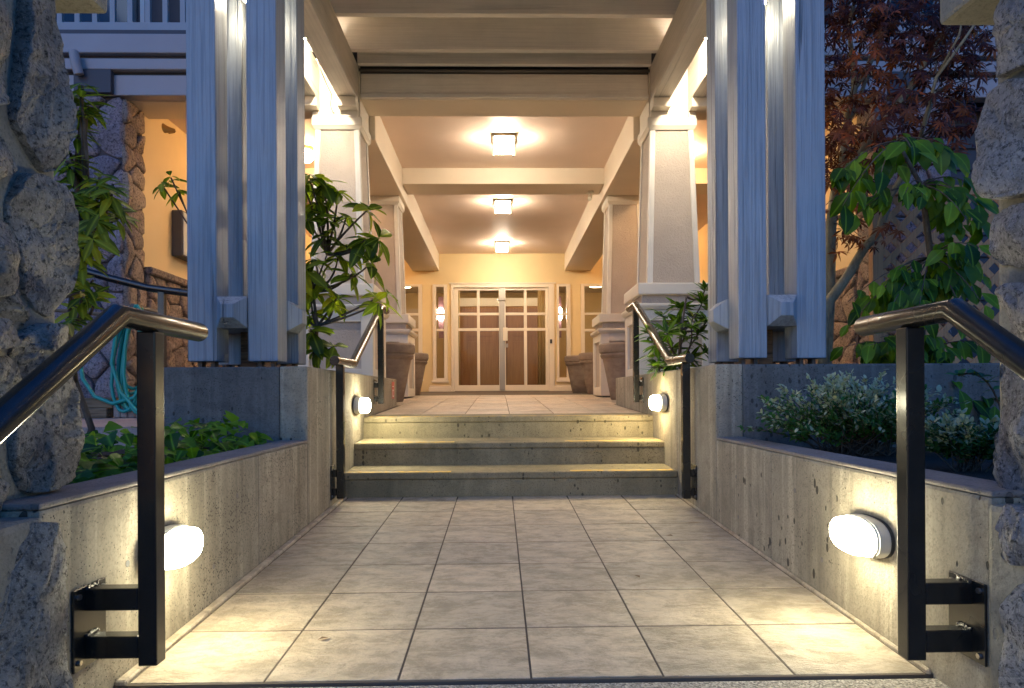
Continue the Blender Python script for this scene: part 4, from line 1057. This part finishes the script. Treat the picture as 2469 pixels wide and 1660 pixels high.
def whorl_shrub(name, label, cat, base, tips, leaf, nl, lk, r0, barkm='bark', zr=(-.55, .35), seed=1, stem_r=.006, group=None, extra=None):
    rng = random.Random(seed); o = thing(name, label, cat, base, group); lv = Leaves(o)
    hubs = [Vector(base) + Vector((rng.uniform(-.06, .06), rng.uniform(-.06, .06), h)) for h in (.18, .42, .7, 1.0) if h < (max(t_[2] for t_ in tips) - base[2])]
    MB().tube([Vector(base)] + hubs, [r0] + [r0 * (1 - .2 * (i + 1)) for i in range(len(hubs))], 8).build('stem', barkm, o, 0, True)
    for tp in tips:
        tp = Vector(tp); cand = [h for h in hubs if h.z < tp.z - .02] or [Vector(base) + Vector((0, 0, .02))]
        h = min(cand, key=lambda q: (q - tp).length)
        mid = (h + tp) / 2 + Vector((rng.uniform(-.08, .08), rng.uniform(-.08, .08), rng.uniform(-.1, .02)))
        MB().tube(bez(h, mid, tp, 6), [r0 * .5 - (r0 * .5 - stem_r) * i / 6 for i in range(7)], 6).build('branch', barkm, o, 0, True)
        ax = (tp - mid).normalized() + Vector((0, -.15, .5)); ax.normalize()
        n = rng.randint(*nl); ph = rng.uniform(0, 6)
        p1 = ax.orthogonal().normalized(); p2 = ax.cross(p1)
        for k in range(n):
            a = ph + 2 * math.pi * k / n + rng.uniform(-.25, .25)
            d = (p1 * math.cos(a) + p2 * math.sin(a)) * 1.0 + ax * rng.uniform(*zr)
            lv.add(leaf[rng.randrange(len(leaf))], orient(tp + ax * rng.uniform(-.03, .02), d, ax, lk * rng.uniform(.7, 1.12)))
    if extra: extra(lv, rng)
    lv.done(rng)
    return o
rh_leaf = [leaf_mesh('leaf', .17, .064, 'lf_rh', .3, .22), leaf_mesh('leaf', .16, .074, 'lf_rh', .2, .45), leaf_mesh('leaf', .15, .06, 'lf_rh', .25, .1)]
RH = [(-1.47,5.24,2.65),(-1.53,5.31,2.59),(-1.37,5.27,2.61),(-1.26,5.32,2.54),(-1.43,5.33,2.46),(-1.47,5.2,2.3),(-1.0,5.18,2.37),(-1.21,5.38,2.37),(-1.33,5.24,2.31),(-1.04,5.24,2.15),(-1.18,5.42,2.14),(-0.94,5.29,2.17),(-1.28,5.38,2.05),(-1.36,5.29,2.19),(-1.46,5.33,2.02),(-0.99,5.22,1.96),(-1.16,5.33,1.9),(-1.4,5.39,1.86),(-1.3,5.31,1.67),(-1.48,5.36,1.78),(-0.89,5.34,1.75),(-0.92,5.2,1.65),(-1.28,5.36,1.73),(-1.3,5.32,1.33),(-1.42,5.25,1.32),(-1.5,5.19,1.92),(-1.51,5.39,1.58)]
whorl_shrub('rhododendron', 'tall leggy rhododendron in front of the left floodlit column', 'shrub', (-1.42, 5.36, 1.07), RH + [(-1.45, 5.2, 1.45)], rh_leaf, (8, 10), 1.28, .024, zr=(-.9, .45), seed=4)
ls_leaf = [leaf_mesh('leaf', .115, .034, 'lf_ls', .3, .2), leaf_mesh('leaf', .10, .038, 'lf_ls', .2, .1)]
LS = [(-2.01,3.29,2.45),(-2.06,3.37,2.4),(-2.1,3.41,2.3),(-2.03,3.36,2.38),(-2.12,3.43,2.12),(-1.92,3.27,2.0),(-1.96,3.39,1.96),(-1.98,3.28,1.91),(-1.92,3.43,1.9),(-2.1,3.41,1.84),(-1.89,3.18,1.73),(-1.87,3.19,1.84),(-1.97,3.22,1.69),(-2.14,3.44,2.0),(-1.86,3.28,1.97),(-2.1,3.34,2.14),(-1.98,3.24,1.48),(-1.97,3.3,1.51),(-2.04,3.27,1.37),(-1.97,3.26,1.67)]
whorl_shrub('azalea', 'narrow-leaved bush peeking out behind the left stone pillar', 'shrub', (-2.1, 3.4, .6), LS + [(x + .05, y - .1, z - .08) for x, y, z in LS], ls_leaf, (8, 11), 1.1, .02, seed=6)
TW = [(-2.51,5.2,2.62),(-2.58,5.2,2.57),(-2.45,5.2,2.52)]
whorl_shrub('sapling', 'single thin twig with a leaf whorl against the yellow wall', 'shrub', (-2.13, 5.3, .735), TW, [rh_leaf[0]], (5, 7), .8, .012, seed=9)
yl = [leaf_mesh('leaf', .09, .035, 'lf_yl', .25, .3)]
whorl_shrub('yellowing_shrub', 'low shrub with yellowing leaves beside the left handrail', 'shrub', (-1.98, 3.0, .6), [(-1.93, 3.0, 1.46), (-1.86, 3.05, 1.42), (-1.9, 3.0, 1.25)], yl + ls_leaf, (6, 9), .9, .01, seed=12)
rs_leaf = [leaf_mesh('leaf', .13, .030, 'lf_rs', .3, .25), leaf_mesh('leaf', .15, .034, 'lf_rs', .25, .1), leaf_mesh('leaf', .12, .04, 'lf_rs', .2, .2)]
RS = [(1.28,5.67,1.45),(1.42,5.77,1.61),(1.54,5.74,1.55),(1.69,5.8,1.61),(1.73,5.67,1.71),(1.52,5.47,1.4),(1.49,5.74,1.34),(1.34,5.79,1.27),(1.72,5.76,1.46),(1.74,5.63,1.3),(1.62,5.69,1.23),(1.47,5.48,1.18),(1.37,5.73,1.15),(1.35,5.63,1.17),(1.72,5.51,1.54),(1.37,5.43,1.43),(1.71,5.74,1.15),(1.58,5.8,1.69),(1.57,5.44,1.48),(1.77,5.72,1.83),(1.30,5.56,1.35),(1.41,5.46,1.16)]
whorl_shrub('laurel_shrub', 'dense dark green shrub in front of the right floodlit column', 'shrub', (1.56, 5.65, 1.05), RS, rs_leaf, (14, 20), 1.15, .02, zr=(-.2, .9), seed=3)

# ivy in the left planter
iv_prof = [(0, .25), (.1, .85), (.25, 1.0), (.45, .72), (.6, .62), (.8, .3), (1, .02)]
iv_leaf = [leaf_mesh('leaf', .085, .085, 'lf_iv', .15, .25, iv_prof), leaf_mesh('leaf', .06, .06, 'lf_iv', .2, .15, iv_prof)]
rng = random.Random(21); iv = thing('ivy', 'low glossy green ivy filling the left planter', 'ivy', (-1.7, 3.1, .6)); lv = Leaves(iv)
for k in range(430):
    y = rng.uniform(2.15, 4.0); x = -1.36 - abs(rng.gauss(0, .28)); z = .63 + rng.uniform(0, .14) * (1.2 if x < -1.45 else .7)
    if y > 3.7: z += .02
    d = Vector((rng.uniform(-.4, 1), rng.uniform(-1, .6), rng.uniform(-.5, .35)))
    lv.add(iv_leaf[rng.randrange(2)], orient((x, y, z), d, Vector((rng.uniform(-.3, .6), rng.uniform(-.8, .1), 1)), rng.uniform(.7, 1.5 if y < 2.7 else 1.15)))
for k in range(14):
    y = rng.uniform(2.2, 3.9); x = -1.45 - rng.uniform(0, .4)
    MB().tube([(x, y, .60), (x + rng.uniform(-.1, .1), y + .15, .68), (x + rng.uniform(-.2, .2), y + .35, .66)], .004, 5).build('vine', 'bark', iv, 0, True)
lv.done(rng)

# small-leaved shrubs in the right planter
def small_shrub(label, c, rx, ry, rz, n, seed, sprays):
    rng = random.Random(seed); o = thing('small_leaved_shrub', label, 'shrub', (c[0], c[1], .6), 'small-leaved shrubs in the right planter')
    lp = [(0, .1), (.25, .85), (.55, 1.0), (.85, .6), (1, .05)]
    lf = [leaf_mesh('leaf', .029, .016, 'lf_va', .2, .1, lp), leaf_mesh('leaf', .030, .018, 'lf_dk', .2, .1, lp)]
    lv = Leaves(o, 300); base = Vector((c[0], c[1], .58))
    for k in range(sprays):
        d = rdir(rng, -.15, 1.0); tip = Vector(c) + Vector((d.x * rx, d.y * ry, d.z * rz)) * rng.uniform(.7, 1.1)
        if tip.z < .66: tip.z = .66 + rng.uniform(0, .05)
        st_ = base + Vector((rng.uniform(-.3, .3) * rx, rng.uniform(-.2, .2) * ry, 0))
        mid = (st_ + tip) / 2 + Vector((rng.uniform(-.06, .06), rng.uniform(-.06, .06), .06))
        pts = bez(st_, mid, tip, 8)
        MB().tube(pts, [.004 - .0025 * i / 8 for i in range(9)], 5).build('branch', 'bark', o, 0, True)
        for q in range(n // sprays):
            t_ = rng.uniform(.35, 1.0); i = min(7, int(t_ * 8)); p_ = pts[i].lerp(pts[i + 1], t_ * 8 - i)
            ax = (pts[i + 1] - pts[i]).normalized(); dd = rdir(rng) + ax * .8 + Vector((0, 0, .3))
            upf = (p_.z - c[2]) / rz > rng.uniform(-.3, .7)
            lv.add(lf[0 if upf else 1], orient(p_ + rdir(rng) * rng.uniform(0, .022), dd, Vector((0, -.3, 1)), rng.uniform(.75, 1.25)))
    lv.done(rng)
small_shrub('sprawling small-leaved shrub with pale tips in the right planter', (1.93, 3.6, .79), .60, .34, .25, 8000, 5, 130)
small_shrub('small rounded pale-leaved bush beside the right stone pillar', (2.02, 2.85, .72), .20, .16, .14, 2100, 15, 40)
sp = thing('trailing_sprig', 'short leafy sprig poking out beside the right pillar', 'sprig', (2.45, 3.3, .6))
rng = random.Random(2); lv = Leaves(sp)
pts = bez((2.55, 3.3, .58), (2.5, 3.3, 1.1), (2.22, 3.2, 1.02), 10)
MB().tube(pts, .005, 5).build('branch', 'bark', sp, 0, True)
sl_ = leaf_mesh('leaf', .05, .03, 'lf_dk', .2, .1)
for k in range(26): lv.add(sl_, orient(pts[rng.randrange(4, 11)], rdir(rng, -.3, .8), (0, -.4, 1), rng.uniform(.7, 1.2)))
lv.done(rng)

# green-leaved tree on the right
gt = thing('green_tree', 'green broad-leaved tree draped over the lattice on the right', 'tree', (2.9, 4.7, .6))
rng = random.Random(31); lv = Leaves(gt, 300)
MB().tube([(3.0, 4.8, .55), (3.02, 4.78, 1.2), (3.1, 4.75, 1.9), (3.0, 4.7, 2.4), (2.8, 4.65, 2.7)], [.035, .03, .024, .017, .01], 8).build('trunk', 'bark', gt, 0, True)
gt_leaf = [leaf_mesh('leaf', .175, .10, 'lf_gt', .22, .25), leaf_mesh('leaf', .15, .095, 'lf_gt', .15, .5), leaf_mesh('leaf', .12, .066, 'lf_gt', .35, .1), leaf_mesh('leaf', .14, .07, 'lf_gt', .5, .35)]
GT = [(2.5,4.35,1.3),(2.62,4.3,1.22),(2.75,4.3,1.3),(2.9,4.3,1.2),(3.05,4.3,1.35),(2.6,4.35,1.5),(2.72,4.3,1.45),(2.45,4.4,1.25),(3.15,4.3,1.5),(3.25,4.35,1.25),(2.55,4.4,1.65),(2.25,4.46,2.37),(2.52,4.79,2.5),(2.67,4.86,2.53),(2.45,4.28,2.28),(2.81,4.68,2.53),(2.68,4.28,2.48),(3.1,4.75,2.62),(3.05,4.48,2.55),(3.41,4.87,2.6),(3.52,4.94,2.49),(3.19,4.6,2.32),(3.3,4.95,2.46),(2.86,4.47,2.25),(2.64,4.3,2.23),(3.14,4.67,2.19),(3.02,4.27,2.05),(3.19,4.39,2.17),(3.18,4.68,1.97),(3.05,4.36,1.82),(3.08,4.28,1.88),(2.94,4.92,1.73),(2.82,4.51,1.58),(3.04,4.57,1.71),(3.22,4.61,1.65),(3.41,4.7,1.76),(3.07,4.67,1.54),(2.93,4.64,1.47),(2.65,4.68,1.6),(2.67,4.91,1.57),(2.43,4.6,1.41),(2.39,4.55,1.56),(2.4,4.75,2.18),(2.29,4.42,2.18),(2.4,4.46,2.13),(2.96,4.93,2.78),(3.38,4.61,2.08),(3.18,4.63,1.53),(3.29,4.66,2.03),(2.49,4.26,1.43),(2.86,4.68,1.32),(3.09,4.69,1.32),(2.34,4.5,1.25),(2.71,4.69,1.2),(2.52,4.58,1.2),(3.02,4.73,1.14),(2.99,4.5,1.12),(3.25,4.74,1.05),(3.05,4.06,0.85),(2.89,4.0,0.8),(2.8,4.04,0.95),(3.33,4.72,1.83),(3.31,4.92,2.12)]
hub = [Vector((3.02, 4.78, 1.2)), Vector((3.1, 4.75, 1.9)), Vector((3.0, 4.7, 2.4)), Vector((2.8, 4.65, 2.7))]
for tp in GT:
    tp = Vector(tp); h = min(hub, key=lambda q: (q - tp).length + (0 if q.z > tp.z - .1 else .25))
    mid = (h + tp) / 2 + Vector((0, 0, .12))
    pts = bez(h, mid, tp, 7)
    MB().tube(pts, [.007 - .005 * i / 7 for i in range(8)], 5).build('branch', 'bark', gt, 0, True)
    ax = (pts[-1] - pts[-2]).normalized()
    for k in range(rng.randint(6, 9)):
        t_ = rng.uniform(.5, 1.0); i = min(6, int(t_ * 7)); p_ = pts[i] if k else pts[-1]
        sd_ = Vector((rng.uniform(-1, 1), rng.uniform(-1, .3), 0))
        d = ax * .5 + sd_ * .8 + Vector((0, 0, -rng.uniform(.2, 1.1)))
        lv.add(gt_leaf[rng.randrange(4)], orient(p_ + sd_ * .03, d, Vector((rng.uniform(-.5, .3), -.9, .7)), rng.uniform(.7, 1.15)))
lv.done(rng)

# red Japanese maple on the right
mp = thing('maple_tree', 'dark red japanese maple with pale forked stems on the right', 'tree', (2.5, 5.1, .6))
rng = random.Random(41); lv = Leaves(mp, 300)
stems = [
 ([(2.5,5.15,.6),(2.56,5.2,1.3),(2.581,5.2,1.626),(2.602,5.2,2.26),(2.639,5.2,2.506),(2.704,5.2,2.738),(2.723,5.2,2.97),(2.766,5.2,3.202),(2.796,5.2,3.33),(2.878,5.2,3.434),(2.997,5.2,3.701),(3.057,5.2,3.945),(3.15,5.2,4.3)], .05, .012),
 ([(2.796,5.2,3.318),(2.785,5.2,3.515),(2.752,5.2,3.782),(2.8,5.2,4.014),(2.8,5.2,4.3)], .022, .01),
 ([(2.681,5.12,2.62),(2.936,5.1,2.988),(3.156,5.1,3.251),(3.284,5.1,3.467),(3.47,5.1,3.742),(3.587,5.1,3.959),(3.7,5.1,4.2)], .028, .012),
 ([(2.46,5.05,.6),(2.44,5.0,1.45),(2.482,5.0,1.622),(2.623,5.0,1.811),(2.76,5.0,2.034),(2.862,5.0,2.134),(2.931,5.0,2.335),(2.942,5.0,2.39),(3.148,5.0,2.736),(3.182,5.0,2.848),(3.3,5.0,3.2)], .045, .012),
 ([(3.148,5.0,2.736),(3.181,4.8,3.221),(3.244,4.6,3.385),(3.328,4.6,3.509),(3.4,4.6,3.8)], .013, .006),
 ([(3.181,4.8,3.221),(3.21,4.6,3.42),(3.25,4.6,3.62)], .009, .005),
 ([(2.766,5.2,3.1),(2.83,5.2,3.24),(2.9,5.2,3.42)], .02, .012)]
for i, (pts, r0, r1) in enumerate(stems):
    n = len(pts); MB().tube(pts, [r0 + (r1 - r0) * k / (n - 1) for k in range(n)], 10).build('trunk' if i == 0 else 'limb', 'mbark', mp, 0, True)
ml = [star_mesh('leaf', .105, 'lf_mp', 7, .3), star_mesh('leaf', .08, 'lf_mp', 7, .5), star_mesh('leaf', .092, 'lf_mp', 5, .4)]
MP = [(2.62,5.16,3.89),(2.69,4.97,3.81),(2.87,5.0,3.77),(3.02,4.97,3.81),(3.21,5.01,3.8),(3.49,5.17,3.93),(2.52,4.96,3.58),(2.68,5.01,3.54),(3.0,5.29,3.75),(2.83,4.77,3.57),(3.2,5.15,3.64),(3.41,5.26,3.74),(3.38,4.97,3.62),(3.47,4.91,3.52),(2.69,5.31,3.55),(2.66,4.92,3.29),(2.77,4.88,3.34),(3.07,5.05,3.43),(3.32,5.24,3.45),(3.19,4.82,3.35),(3.46,4.98,3.36),(3.6,4.98,3.46),(2.7,5.33,3.35),(2.66,5.06,3.13),(3.0,5.35,3.32),(2.89,4.87,3.14),(3.13,4.99,3.13),(3.44,5.21,3.26),(3.69,5.37,3.3),(3.62,5.07,3.23),(2.47,4.91,2.93),(2.54,4.83,2.81),(2.8,5.12,2.85),(2.83,4.88,2.92),(3.26,5.31,3.06),(3.45,5.34,3.11),(3.29,4.88,2.89),(3.46,4.95,2.95),(2.67,5.32,2.92),(2.63,5.2,2.71),(3.01,5.31,2.92),(2.99,4.99,2.77),(3.06,4.84,2.71),(3.3,4.95,2.79),(2.76,5.31,2.81),(2.7,4.94,2.59),(3.64,4.99,3.7),(3.7,5.04,3.32),(3.62,5.04,3.06),(2.53,5.04,2.49),(2.85,5.39,2.45),(2.65,4.86,2.08)]
MP += [(x + .1, y + .3, z + .45) for x, y, z in MP if z > 3.3]
allp = [Vector(p_) for s_ in stems for p_ in s_[0] if p_[2] > 2.2]
for c_ in MP:
    c_ = Vector(c_); h = min(allp, key=lambda q: (q - c_).length)
    MB().tube(bez(h, (h + c_) / 2 + Vector((0, 0, .06)), c_, 5), [.006 - .004 * i / 5 for i in range(6)], 5).build('twig', 'bark', mp, 0, True)
    for k in range(rng.randint(16, 23)):
        p_ = c_ + Vector((rng.gauss(0, .11), rng.gauss(0, .11), rng.gauss(0, .07)))
        d = Vector((rng.uniform(-1, 1), rng.uniform(-1, .4), rng.uniform(-1.2, .1)))
        lv.add(ml[rng.randrange(3)], orient(p_, d, Vector((rng.uniform(-.6, .6), -.7, .8)), rng.uniform(.7, 1.15)))
lv.done(rng)
